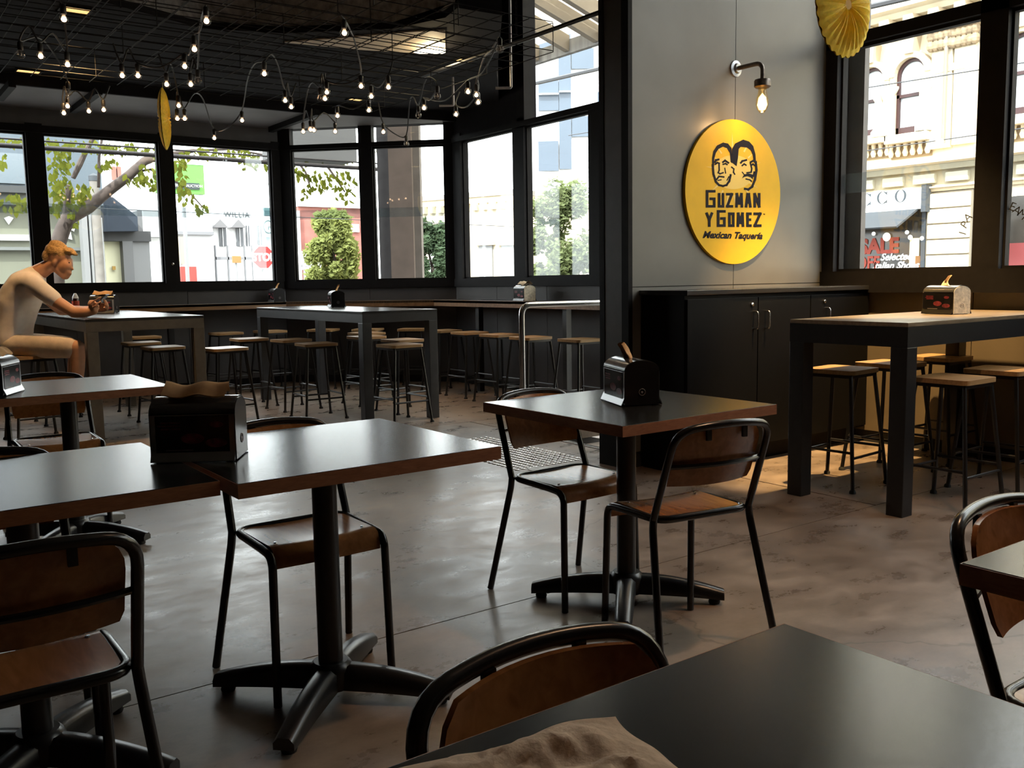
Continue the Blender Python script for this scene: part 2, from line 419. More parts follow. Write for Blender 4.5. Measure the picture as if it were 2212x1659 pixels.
# pillar wall with the sign
wp_ = struct(MB().box(4.012, XW + 0.05, 4.268, 4.505, -0.1, ZC).build('wall_sign', M_JOINT), 'grey cement sheet wall carrying the round yellow sign')
panels(wp_, 'panel', [4.03, 4.985, 6.0], [0.1, 1.152, 3.55, ZC], lambda u, v, w: (u, 4.267 - w, v), M_PANEL, 0.0025)
MB().box(4.0, 4.0125, 4.30, 4.47, 0.35, ZC).build('end_panel', mat('brown_end_panel', (0.055, 0.047, 0.04), 0.5, var=0.15), wp_)
MB().box(3.996, 4.03, 4.243, 4.305, 0, ZC).build('corner_trim', M_BLACK, wp_)
MB().box(3.996, 4.03, 4.468, 4.512, 0, ZC).build('corner_trim', M_BLACK, wp_)
MB().box(3.99, 4.04, 4.24, 4.515, 0, 0.35).build('kick_plate', M_BLACK, wp_)
# right wall under the big windows
w2 = struct(MB().box(XW + 0.013, XW + 0.2, -4, 4.26, -0.3, 1.12).build('wall_right', M_JOINT), 'brown cement sheet wall under the big side windows')
panels(w2, 'panel', [-4, -3.3, -2.2, -1.1, 0, 1.05, 2.08, 3.12, 4.25], [0.08, 1.12], lambda u, v, w: (XW + 0.012 - w, u, v), M_BROWN)
MB().box(XW, XW + 0.25, -4, 4.26, 4.22, 4.5).build('lintel', M_BLACK, w2)
# walls behind the viewer
struct(MB().box(-5.2, -5, -4, 10.95, -0.3, ZC + 0.2).build('wall_left', mat('dark_plaster', (0.04, 0.035, 0.032), 0.8, var=0.1)), 'dark plaster wall on the far left side')
struct(MB().box(-5.2, 6.2, -4.2, -4, -0.3, ZC + 0.2).build('wall_front', MATS['dark_plaster']), 'dark plaster wall behind the dining tables')

# ---- windows
def window(idx, fn, spans, z0, z1, depth=0.09, bottom=None, top=None, lap=None, label=None, stile=0.022):
    """fn(u, z, w): w = 0 at the inner wall face, + outwards. spans = glazed (u0, u1) list; frame fills the rest"""
    wn = sempty('window_%d' % idx, label)
    us = sorted(spans)
    for (a, b) in us:
        ps = MB().prism([(a - 0.012, z0 - 0.012), (b + 0.012, z0 - 0.012), (b + 0.012, z1 + 0.012), (a - 0.012, z1 + 0.012)], 0.055, 0.062, fn).build('glass_pane', M_GLASS, wn)
        sm = MB()
        for q in ((a - stile, a), (b, b + stile)): sm.prism([(q[0], z0 - stile), (q[1], z0 - stile), (q[1], z1 + stile), (q[0], z1 + stile)], 0.02, 0.075, fn)
        for q in ((z0 - stile, z0), (z1, z1 + stile)): sm.prism([(a, q[0]), (b, q[0]), (b, q[1]), (a, q[1])], 0.02, 0.075, fn)
        sm.build('sash', M_BLACK, wn)
        if lap: MB().prism([(a, lap[0]), (b, lap[0]), (b, lap[1]), (a, lap[1])], 0.066, 0.069, fn).build('glass_lap', M_LAP, wn)
    return wn
def mullion(par, fn, u0, u1, z0, z1, w0=-0.015, w1=0.10, name='mullion', m=None):
    return MB().prism([(u0, z0), (u1, z0), (u1, z1), (u0, z1)], w0, w1, fn).build(name, m or M_BLACK, par)

fb = lambda u, v, w: (u, YW + w, v)
sp = [(1.915 - 1.33 * k, 3.045 - 1.33 * k) for k in range(1, -1, -1)]
sp = [(0.585, 1.715), (1.915, 3.045), (3.235, 4.36)]
w_1 = window(1, fb, [(a + 0.0, b) for a, b in sp], ZS, ZT - 0.005, lap=(1.98, 2.09), label='black framed street window band along the back wall')
for a, b in [(-5, 0.585)] + [(sp[i][1], sp[i + 1][0]) for i in range(len(sp) - 1)] + [(4.36, 4.50)]:
    mullion(w_1, fb, a + 0.02, b - 0.02, 1.14, 2.9)
mullion(w_1, fb, -5, 4.46, 1.14, ZS - 0.018, -0.03, 0.12, 'sill_rail')
mullion(w_1, fb, -5, 4.46, ZT + 0.015, 2.88, -0.03, 0.12, 'head_rail')
fc = lambda u, v, w: ch(u, v, w)
w_2 = window(2, fc, [(0.15, 0.975), (1.168, 2.01)], ZS, ZT - 0.005, lap=(1.98, 2.09), label='black framed corner window looking past a concrete column')
for a, b in ((-0.05, 0.135), (0.99, 1.153), (2.025, LEN + 0.04)): mullion(w_2, fc, a, b, 1.14, 3.06)
mullion(w_2, fc, 0, LEN, 1.14, ZS - 0.018, -0.03, 0.12, 'sill_rail')
mullion(w_2, fc, 0, LEN, ZT + 0.012, 2.855, -0.03, 0.10, 'transom')
MB().prism([(0.12, 2.85), (2.03, 2.85), (2.03, 3.055), (0.12, 3.055)], 0.05, 0.056, fc).build('glass_pane', M_GLASS, w_2)
fr = lambda u, v, w: (XW + w, u, v)
yb = [onX(px, 500, XW).y for px in (1001, 1110, 1137.5, 1272)]     # glazing edges of the bay
w_3 = window(3, fr, [(yb[1], yb[0]), (yb[3], yb[2])], ZS, ZT, label='black framed bay window with a tall upper light')
mullion(w_3, fr, yb[0] + 0.015, 9.36, 1.14, 2.9)
mullion(w_3, fr, yb[2] + 0.015, yb[1] - 0.015, 1.14, 2.9)
mullion(w_3, fr, 6.62, yb[3] - 0.015, 1.14, 2.86)
mullion(w_3, fr, 6.62, 9.34, 1.14, ZS - 0.018, -0.03, 0.12, 'sill_rail')
mullion(w_3, fr, 4.5, 9.34, ZT + 0.02, 2.865, -0.03, 0.12, 'transom')
MB().prism([(4.52, 2.86), (7.94, 2.86), (7.94, 4.28), (4.52, 4.28)], 0.05, 0.057, fr).build('glass_pane', M_GLASS, w_3)
mullion(w_3, fr, 7.93, 8.06, 2.8, 4.3)
mullion(w_3, fr, 6.55, 6.68, 2.86, 4.3)
# entrance door (right of the bay, mostly behind the pillar)
d1 = sempty('door_1', 'black framed glass entrance door')
for a, b in ((4.55, 4.66), (5.56, 5.66), (6.54, 6.64)): mullion(d1, fr, a, b, -0.17, 2.80, 0, 0.09, 'stile')
for a, b in ((4.66, 5.56), (5.66, 6.54)):
    MB().prism([(a, -0.05), (b, -0.05), (b, 2.78), (a, 2.78)], 0.05, 0.057, fr).build('glass_pane', M_GLASS, d1)
    mullion(d1, fr, a, b, -0.17, -0.02, 0.02, 0.08, 'bottom_rail')
# right side windows
ys = [onX(px, 420, XW).y for px in (1812, 2104, 2173)]
pw = ys[0] - ys[1]; mw = ys[1] - ys[2]
spr = []; yy = ys[0]
while yy > 0.3:
    spr.append((yy - pw, yy)); yy -= pw + mw
w_4 = window(4, fr, spr, ZS, 2.805, label='tall black framed side windows facing an ornate cream facade', lap=(1.80, 1.94))
mullion(w_4, fr, ys[0] + 0.015, 4.262, 1.08, 4.25, -0.03)
for (a, b), (a2, b2) in zip(spr[:-1], spr[1:]): mullion(w_4, fr, b2 + 0.015, a - 0.015, 1.08, 4.25, -0.03)
mullion(w_4, fr, -4, spr[-1][0] - 0.015, 1.08, 4.25, -0.03)
mullion(w_4, fr, -4, 4.26, 1.08, ZS - 0.018, -0.05, 0.13, 'sill_rail')
mullion(w_4, fr, -4, 4.26, 2.825, 2.905, -0.03, 0.12, 'transom')
for a, b in spr: MB().prism([(a - 0.02, 2.9), (b + 0.02, 2.9), (b + 0.02, 4.24), (a - 0.02, 4.24)], 0.05, 0.057, fr).build('glass_pane', M_GLASS, w_4)

# window catches (small pale knobs on mullions)
for u in (1.80, 3.14):
    MB().lathe([(0.0, 0), (0.014, 0.002), (0.016, 0.012), (0.0, 0.02)], 10, (u, YW - 0.035, 1.45), 'y').build('catch', M_CHROME, w_1, True)

# ---- bar counter round the windows
M_BARTOP = woodmat('bar_wood', (0.16, 0.085, 0.04), (0.26, 0.15, 0.075), 0.3)
off = 0.42
def inset(dist):
    k = dist * math.tan(PI / 8)
    return [(-4.99, YW - dist), (C0.x - k, YW - dist), (XW - dist, C1.y - k), (XW - dist, 6.12), ]
inn = inset(off); out = [(XW - 0.001, 6.12), (XW - 0.001, C1.y), (C0.x, YW - 0.001), (-4.99, YW - 0.001)]
bc = thing('bar_counter', 'long wooden bar counter running under the street windows', 'counter')
MB().prism(inn + out, 0.965, 0.99).build('worktop', mat('dark_worktop', (0.03, 0.027, 0.025), 0.3, spec=0.35, var=0.2, scale=5), bc)
i2 = inset(off - 0.03)
for k in range(3):
    a, b = inn[k], inn[k + 1]; c, e_ = i2[k + 1], i2[k]
    MB().prism([a, b, c, e_], 0.925, 0.992).build('edge_band', M_BARTOP, bc)
for x in (-3, -1, 1.0, 3.0): MB().box(x - 0.03, x + 0.03, YW - 0.34, YW - 0.28, 0, 0.965).build('support_post', M_BLKSTEEL, bc)
for y in (6.9, 8.4): MB().box(XW - 0.34, XW - 0.28, y - 0.03, y + 0.03, 0, 0.965).build('support_post', M_BLKSTEEL, bc)

# ---- tactile studs before the step
tp = thing('tactile_paving', 'warning strip of small metal studs set in the concrete floor', 'tactile studs', (0, 0, 0))
stud = MB().lathe([(0.0175, 0.0), (0.0165, 0.004), (0.012, 0.0055), (0, 0.006)], 12).mesh('stud', M_STEEL, True)
for i in range(12):
    for j in range(24):
        s_ = link('stud', stud, tp); s_.location = (3.45 + i * 0.05, 4.70 + j * 0.05, 0)
fc_ = MB().lathe([(0.075, 0), (0.075, 0.004), (0.066, 0.005), (0, 0.005)], 24, (0, 0, 0)).build('floor_cover', mat('worn_metal_cover', (0.3, 0.29, 0.28), 0.45, 0.6, var=0.15, scale=30), None, True)
p = onZ(1165, 1013, 0); fc_.location = (p.x, p.y, 0)
tag(fc_, 'small round floor cover plate beside the metal studs', 'floor cover')

# ---- stainless handrail of the step
hr = thing('handrail', 'bent stainless steel handrail at the entrance step', 'handrail', (4.40, 5.9, 0))
MB().tube(fillet([(0, 0, 0), (0, 0, 1.005), (1.55, 0, 1.005)], 0.085, 8), 0.024, 14).build('rail', M_STEEL, hr, True)
MB().lathe([(0.055, 0), (0.055, 0.006), (0.03, 0.012), (0, 0.012)], 20).build('flange', M_STEEL, hr, True)
MB().tube([(1.5, 0, 0), (1.5, 0, 0.99)], 0.022, 12).build('end_post', M_STEEL, hr, True)

# ================================================================== FURNITURE
M_LAM = mat('black_laminate', (0.010, 0.010, 0.010), 0.22, spec=0.38, var=0.1, scale=60, bump=0.015)
M_EDGE = woodmat('ply_edge', (0.20, 0.075, 0.035), (0.30, 0.125, 0.06), 0.4, 4, (6, 6, 30))
M_PLY = woodmat('chair_ply', (0.22, 0.078, 0.026), (0.33, 0.135, 0.045), 0.22, 5, (8, 1.2, 8))
M_BASE = mat('cast_base_enamel', (0.012, 0.012, 0.013), 0.3, var=0.2, scale=30)
M_SEATW = woodmat('stool_wood', (0.28, 0.16, 0.07), (0.42, 0.26, 0.12), 0.3, 4, (2, 14, 14))
M_RUB = mat('black_rubber', (0.01, 0.01, 0.01), 0.8)

# ---- cafe pedestal table
def cafe_table(x0, x1, y0, y1, label, h=0.75, ang=0.0):
    cx, cy = (x0 + x1) / 2, (y0 + y1) / 2; a, b = (x1 - x0) / 2, (y1 - y0) / 2
    t = thing('cafe_table', label, 'table', (cx, cy, 0), ang, 'black topped cafe tables')
    MB().box(-a + 0.002, a - 0.002, -b + 0.002, b - 0.002, h - 0.034, h, 0.0015).build('table_top', M_LAM, t)
    eb = MB()
    for q in ((-a, -a + 0.0025, -b, b), (a - 0.0025, a, -b, b)): eb.box(*q, h - 0.036, h - 0.0012)
    for q in ((-b, -b + 0.0025), (b - 0.0025, b)): eb.box(-a + 0.002, a - 0.002, *q, h - 0.036, h - 0.0012)
    eb.build('edge_band', M_EDGE, t)
    MB().box(-0.2, 0.2, -0.2, 0.2, h - 0.048, h - 0.034).build('mounting_plate', M_BASE, t)
    MB().lathe([(0.036, 0.075), (0.036, h - 0.04)], 24).build('column', M_BASE, t, True)
    MB().lathe([(0.062, 0.035), (0.064, 0.09), (0.058, 0.104), (0.05, 0.112), (0.037, 0.112)], 24).build('hub', M_BASE, t, True)
    for k in range(4):
        an = PI / 4 + k * PI / 2
        am = MB(); n = 10; prof = []
        for i in range(n + 1):
            s_ = i / n; r = 0.03 + s_ * 0.33
            top = 0.102 - 0.050 * s_ ** 2.0; bot = 0.034 - 0.014 * s_ ** 2; w = 0.036 * (1 - 0.2 * s_)
            prof.append((r, top, bot, w))
        vs_ = []; fs = []
        for r, tp_, bt, w in prof:
            vs_ += [(r, -w, bt), (r, -w, tp_ - 0.014), (r, -w * 0.55, tp_), (r, w * 0.55, tp_), (r, w, tp_ - 0.014), (r, w, bt)]
        for i in range(n):
            for j in range(6): fs.append((i * 6 + j, i * 6 + (j + 1) % 6, (i + 1) * 6 + (j + 1) % 6, (i + 1) * 6 + j))
        fs += [tuple(range(6)), tuple(n * 6 + j for j in range(5, -1, -1))]
        am.add(vs_, fs); ob = am.build('base_arm', M_BASE, t, True, 0.9); ob.rotation_euler = (0, 0, an)
        MB().lathe([(0.02, 0), (0.022, 0.006), (0.018, 0.022), (0.012, 0.03)], 12, (0.325, 0, 0)).build('foot_pad', M_RUB, ob, True)
    return t
TA = cafe_table(-0.045, 0.704, 2.145, 2.835, 'black topped cafe table under the left end of the big napkin dispenser')
TB = cafe_table(0.722, 1.470, 2.075, 2.785, 'black topped cafe table glaring with window light, one chair behind it')
TC = cafe_table(1.960, 2.712, 2.108, 2.880, 'black topped cafe table with two chairs facing each other')
TL = cafe_table(0.475, 1.232, 4.350, 5.080, 'cafe table standing alone before the high table of the seated person')
TF = cafe_table(0.238, 0.990, 0.040, 0.752, 'dark cafe table with a crumpled napkin lying on it')
TR = cafe_table(1.418, 2.170, 0.030, 0.742, 'cafe table with a plywood chair behind, nothing on its top')

# ---- tube and plywood chair (faces -y)
def make_chair(name, label, loc, rz):
    t = thing(name, label, 'chair', loc, rz, 'plywood tube chairs')
    r = 0.0125
    top = []
    L = [(-0.192, 0.14, 0.452), (-0.185, 0.245, 0.745), (-0.06, 0.27, 0.762), (0.06, 0.27, 0.762), (0.185, 0.245, 0.745), (0.192, 0.14, 0.452)]
    MB().tube(fillet(L, [0, 0.075, 0.1, 0.1, 0.075, 0], 6), r, 10).build('back_frame', M_TUBE, t, True)
    for s in (-1, 1):
        MB().tube(fillet([(s * 0.1918, 0.141, 0.455), (s * 0.195, 0.142, 0.42), (s * 0.232, 0.238, 0.002)], 0.04, 4), r, 10).build('leg', M_TUBE, t, True)
        MB().tube(fillet([(s * 0.178, -0.06, 0.446), (s * 0.178, -0.145, 0.440), (s * 0.185, -0.155, 0.002)], 0.07, 7), r, 10).build('leg', M_TUBE, t, True)
    U = [(-0.178, -0.06, 0.446), (-0.178, 0.155, 0.452), (0.178, 0.155, 0.452), (0.178, -0.06, 0.446)]
    MB().tube(fillet(U, 0.06, 6), r, 10).build('seat_frame', M_TUBE, t, True)
    # seat shell with a rolled front edge
    st = MB(); nx, ny = 8, 14
    def seatp(u, v, top_):
        yv = 0.158 - v * 0.334; x = (u * 2 - 1) * 0.168
        y = max(yv, -0.150); z = 0.459
        if yv < -0.10:
            a = min(1.0, (-0.10 - yv) / 0.06) * PI / 2 * 0.92; y = -0.10 - 0.038 * math.sin(a); z = 0.459 - 0.038 * (1 - math.cos(a))
            if yv < -0.16: z -= (-0.16 - yv) * 1.0; y -= 0.0
        if yv > 0.10:
            e_ = (yv - 0.10) / 0.058; x *= 1 - 0.30 * max(0, e_) ** 2.6 * 1.0
        z -= 0.010 * math.cos(PI * (u - 0.5)) * math.cos(PI * max(-1, min(1, yv / 0.2)) / 2)
        return (x, y, z - (0 if top_ else 0.010))
    st.grid(lambda u, v: seatp(u, v, True), nx, ny); st.grid(lambda u, v: seatp(u, v, False), nx, ny)
    o1 = 0; o2 = (nx + 1) * (ny + 1); fs = []
    for i in range(nx):
        fs.append((i, i + 1, o2 + i + 1, o2 + i)); k = ny * (nx + 1); fs.append((k + i, k + i + 1, o2 + k + i + 1, o2 + k + i))
    for j in range(ny):
        a = j * (nx + 1); b = a + nx + 1; fs.append((a, b, o2 + b, o2 + a)); fs.append((a + nx, b + nx, o2 + b + nx, o2 + a + nx))
    st.f += fs
    st.build('seat', M_PLY, t, True, 0.9)
    for (bx, by) in ((-0.14, -0.075), (0.14, -0.075)):
        MB().lathe([(0.006, 0), (0.005, 0.003), (0, 0.0035)], 8, (bx, by, 0.4585)).build('seat_bolt', M_CHROME, t, True)
    # back shell
    bs = MB(); nx, nz = 12, 8
    def backp(u, v, front):
        x = (u * 2 - 1); z = 0.562 + v * 0.182
        wd_ = 0.168
        if v > 0.62: wd_ *= 1 - 0.20 * ((v - 0.62) / 0.38) ** 2.4
        if v < 0.12: wd_ *= 1 - 0.05 * ((0.12 - v) / 0.12) ** 2
        y = 0.14 + (z - 0.452) * 0.358 - 0.012 + 0.026 * (1 - x * x)
        z += 0.012 * (1 - x * x) * (v - 0.35)
        return (x * wd_, y - (0.010 if front else 0), z)
    bs.grid(lambda u, v: backp(u, v, True), nx, nz); bs.grid(lambda u, v: backp(u, v, False), nx, nz)
    o2 = (nx + 1) * (nz + 1)
    for i in range(nx):
        bs.f.append((i, i + 1, o2 + i + 1, o2 + i)); k = nz * (nx + 1); bs.f.append((k + i, k + i + 1, o2 + k + i + 1, o2 + k + i))
    for j in range(nz):
        a = j * (nx + 1); b = a + nx + 1; bs.f.append((a, b, o2 + b, o2 + a)); bs.f.append((a + nx, b + nx, o2 + b + nx, o2 + a + nx))
    bs.build('backrest', M_PLY, t, True, 0.9)
    MB().tube([(x * 0.188, 0.14 + (0.63 - 0.452) * 0.358 - 0.005 + 0.034 * (1 - x * x), 0.63) for x in (-1, -0.75, -0.5, -0.25, 0, 0.25, 0.5, 0.75, 1)], 0.008, 8).build('back_bar', M_TUBE, t, True)
    for s in (-1, 1):
        MB().box(s * 0.07 - 0.009, s * 0.07 + 0.009, 0.252, 0.262, 0.712, 0.755, 0.002).build('bracket', M_TUBE, t)
    return t
CD = make_chair('plywood_chair', 'plywood chair tucked behind the table that glares with light', (1.125, 2.612, 0), 0.0)
dup(CD, (2.245, 2.690, 0), 0.03, 'plywood chair nearer the studded floor strip, front legs beside a pedestal')
dup(CD, (2.235, 2.145, 0), PI - 0.16, 'plywood chair whose bracketed back faces the room, at the two-chair table')
dup(CD, (0.245, 2.030, 0), PI - 0.02, 'dark shadowed plywood chair turned toward the big napkin dispenser table')
dup(CD, (0.660, 0.610, 0), 0.0, 'plywood chair with a reddish back half hidden by the napkin table')
dup(CD, (1.795, 0.615, 0), 0.0, 'plywood chair behind the cafe table that has nothing on top')
dup(CD, (0.285, 2.62, 0), 0.0, 'plywood chair with only its curved back rising behind the dispenser table')
dup(CD, (0.845, 4.985, 0), 0.0, 'plywood chair pushed under the lone table before the seated person')

# ---- bar stool
def make_stool(label, loc, rz, group):
    t = thing('bar_stool', label, 'stool', loc, rz, group)
    MB().prism(rrect(-0.155, 0.155, -0.155, 0.155, 0.035), 0.652, 0.676).build('seat', M_SEATW, t)
    sf = MB()
    for s in (-1, 1):
        sf.box(-0.135, 0.135, s * 0.13 - 0.01, s * 0.13 + 0.01, 0.632, 0.652); sf.box(s * 0.13 - 0.01, s * 0.13 + 0.01, -0.12, 0.12, 0.632, 0.652)
    sf.build('seat_frame', M_BLKSTEEL, t)
    def leg(sx, sy, z): k = 0.13 + 0.06 * (1 - z / 0.64); return (sx * k, sy * k, z)
    for sx in (-1, 1):
        for sy in (-1, 1):
            l = MB().tube([leg(sx, sy, 0.645), leg(sx, sy, 0.012)], 0.0115, 8).build('leg', M_BLKSTEEL, t, True)
            q = leg(sx, sy, 0); MB().lathe([(0.019, 0), (0.018, 0.012), (0.012, 0.02)], 10, (q[0], q[1], 0)).build('foot_cap', M_RUB, l, True)
    for s in (-1, 1):
        MB().tube([leg(-1, s, 0.19), leg(1, s, 0.19)], 0.008, 8).build('footrest', M_BLKSTEEL, t, True)
        MB().tube([leg(s, -1, 0.22), leg(s, 1, 0.22)], 0.008, 8).build('footrest', M_BLKSTEEL, t, True)
    return t
G1, G2, G3, G4 = 'stools at the middle high table', 'stools at the bar counter', 'stools at the high table of the seated person', 'stools at the high table by the cupboard'
ST = make_stool('warm lit wooden stool at the short end of the middle high table', (3.90, 6.99, 0), 0.05, G1)
a = 'wooden stool along the short-dispenser high table, side facing the left high table'
dup(ST, (2.66, 7.80, 0), 0.1, 'wooden stool with a white glaring seat, standing between two high tables', G1)
for x, y, r, w_ in ((3.30, 8.95, 0.0, 'pulled out near the bar'), (3.53, 8.45, 0.08, 'second from the bar'), (3.46, 7.72, -0.05, 'next to the white glaring stool')): dup(ST, (x, y, 0), r, 'stool at the middle high table facing the seated person, ' + w_, G1)
for x, y, r, w_ in ((4.26, 7.58, 0.06, 'right behind the warm lit stool'), (4.26, 8.30, 0.0, 'middle one of three'), (4.57, 8.90, 0.1, 'nearest the bar counter')): dup(ST, (x, y, 0), r, 'stool at the middle high table on the entrance side, ' + w_, G1)
for x, y, r, w_ in ((2.63, 10.25, 0.0, 'beyond the seated person table'), (3.52, 10.26, 0.05, 'behind the gap between the high tables'), (4.02, 10.22, 0.0, 'next to the corner dispenser')): dup(ST, (x, y, 0), r, 'stool at the bar counter under the back windows, ' + w_, G2)
for x, y, r, w_ in ((4.57, 9.98, 0.78, 'below its first pane'), (4.95, 9.60, 0.78, 'below its middle mullion'), (5.32, 9.20, 0.78, 'below the street column')): dup(ST, (x, y, 0), r, 'stool at the bar counter under the corner window, ' + w_, G2)
for x, y, r, w_ in ((5.38, 8.64, 0.0, 'first after the corner window'), (5.36, 8.10, 0.0, 'second after the corner window'), (5.33, 7.52, 0.06, 'left of the handrail post'), (5.27, 6.93, 0.0, 'crossed by the handrail post'), (5.38, 6.34, 0.0, 'last one before the entrance')): dup(ST, (x, y, 0), r, 'stool at the bay window counter, ' + w_, G2)
for x, y, r, w_ in ((2.34, 9.22, 0.0, 'nearer the bar'), (2.31, 8.38, 0.04, 'nearer the table end')): dup(ST, (x, y, 0), r, 'stool opposite the seated person at the warm-tinted grey high table, ' + w_, G3)
for x, y, r, w_ in ((1.62, 9.60, 0.0, 'nearer the bar'), (1.60, 9.08, 0.05, 'next to the person')): dup(ST, (x, y, 0), r, 'stool on the seated person side of the table, ' + w_, G3)
dup(ST, (1.24, 8.17, 0), 0.1, 'wooden stool that the person in the pale T-shirt sits on', G3)
for x, y, r, w_ in ((4.66, 3.17, 0.08, 'nearest the table end'), (5.17, 3.18, -0.05, 'middle one'), (5.76, 3.20, 0.0, 'nearest the side window')): dup(ST, (x, y, 0), r, 'stool between the black cupboard and its high table, ' + w_, G4)
for x, y, r, w_ in ((4.64, 2.50, 0.0, 'nearest the table end'), (5.23, 2.54, 0.05, 'nearer the side window')): dup(ST, (x, y, 0), r, 'stool on the open side of the cupboard high table, ' + w_, G4)

# ---- high tables
def high_table(x0, x1, y0, y1, h, label, m, topm, leg=0.085, ap=0.075):
    t = thing('high_table', label, 'high table', (0, 0, 0))
    MB().box(x0, x1, y0, y1, h - 0.022, h, 0.003).build('table_top', topm, t)
    MB().box(x0, x1, y0, y0 + 0.03, h - 0.022 - ap, h - 0.022).build('apron', m, t)
    MB().box(x0, x1, y1 - 0.03, y1, h - 0.022 - ap, h - 0.022).build('apron', m, t)
    MB().box(x0, x0 + 0.03, y0 + 0.03, y1 - 0.03, h - 0.022 - ap, h - 0.022).build('apron', m, t)
    MB().box(x1 - 0.03, x1, y0 + 0.03, y1 - 0.03, h - 0.022 - ap, h - 0.022).build('apron', m, t)
    for xx in (x0, x1 - leg):
        for yy_ in (y0, y1 - leg): MB().box(xx, xx + leg, yy_, yy_ + leg, 0, h - 0.0222 - ap, 0.004).build('leg', m, t)
    return t
M_HT = mat('dark_grey_high_table', (0.028, 0.027, 0.029), 0.4, var=0.15, scale=15)
M_HTL = mat('warm_tinted_high_table', (0.10, 0.085, 0.065), 0.38, var=0.15, scale=15)  # dark grey table with warm lamp light put into its colour
M_HTT = mat('dark_high_table_top', (0.03, 0.028, 0.027), 0.25, var=0.4, scale=4)
M_HTW = woodmat('bleached_table_top', (0.12, 0.09, 0.06), (0.22, 0.17, 0.11), 0.28, 3, (3, 14, 14))
HTM = high_table(3.555, 4.285, 6.99, 9.38, 0.965, 'dark steel high table in the middle, small napkin dispenser on it', M_HT, M_HTT)
HTL = high_table(1.515, 2.40, 7.50, 9.85, 0.965, 'warm-tinted grey high table where a person leans on both arms', M_HTL, M_HTT)
HTR = high_table(4.205, 5.90, 2.50, 3.19, 0.972, 'black high table with a weathered wooden top beside the cupboard', M_BLKSTEEL, M_HTW, 0.09, 0.10)

# ---- black cupboard under the sign
M_CUP = mat('black_cupboard_laminate', (0.004, 0.004, 0.0045), 0.45, spec=0.1, var=0.12, scale=30)
cb = thing('cupboard', 'long black cupboard with chrome handles below the round sign', 'cupboard')
MB().box(4.11, 5.985, 3.88, 4.25, 0.11, 1.10).build('body', M_CUP, cb)
MB().box(4.095, 5.99, 3.845, 4.252, 1.10, 1.13, 0.003).build('top', mat('cupboard_top_laminate', (0.02, 0.02, 0.022), 0.2), cb)
MB().box(4.13, 5.98, 3.95, 4.25, 0, 0.11).build('plinth', M_BLACK, cb)
for x0, x1, hx in ((4.115, 4.762, 4.722), (4.766, 5.303, 4.835), (5.307, 5.98, 5.475)):
    dr = MB().box(x0 + 0.002, x1 - 0.002, 3.86, 3.879, 0.125, 1.075, 0.002).build('door', M_CUP, cb)
    MB().tube(fillet([(hx, 3.86, 0.985), (hx, 3.825, 0.985), (hx, 3.825, 0.875), (hx, 3.86, 0.875)], 0.02, 4), 0.0055, 8).build('handle', M_CHROME, dr, True)
    if hx != 4.835: MB().lathe([(0.012, 0), (0.012, 0.008), (0.006, 0.010), (0, 0.010)], 14, (hx - 0.02, 3.86, 1.03), 'y').build('lock', M_CHROME, dr, True)

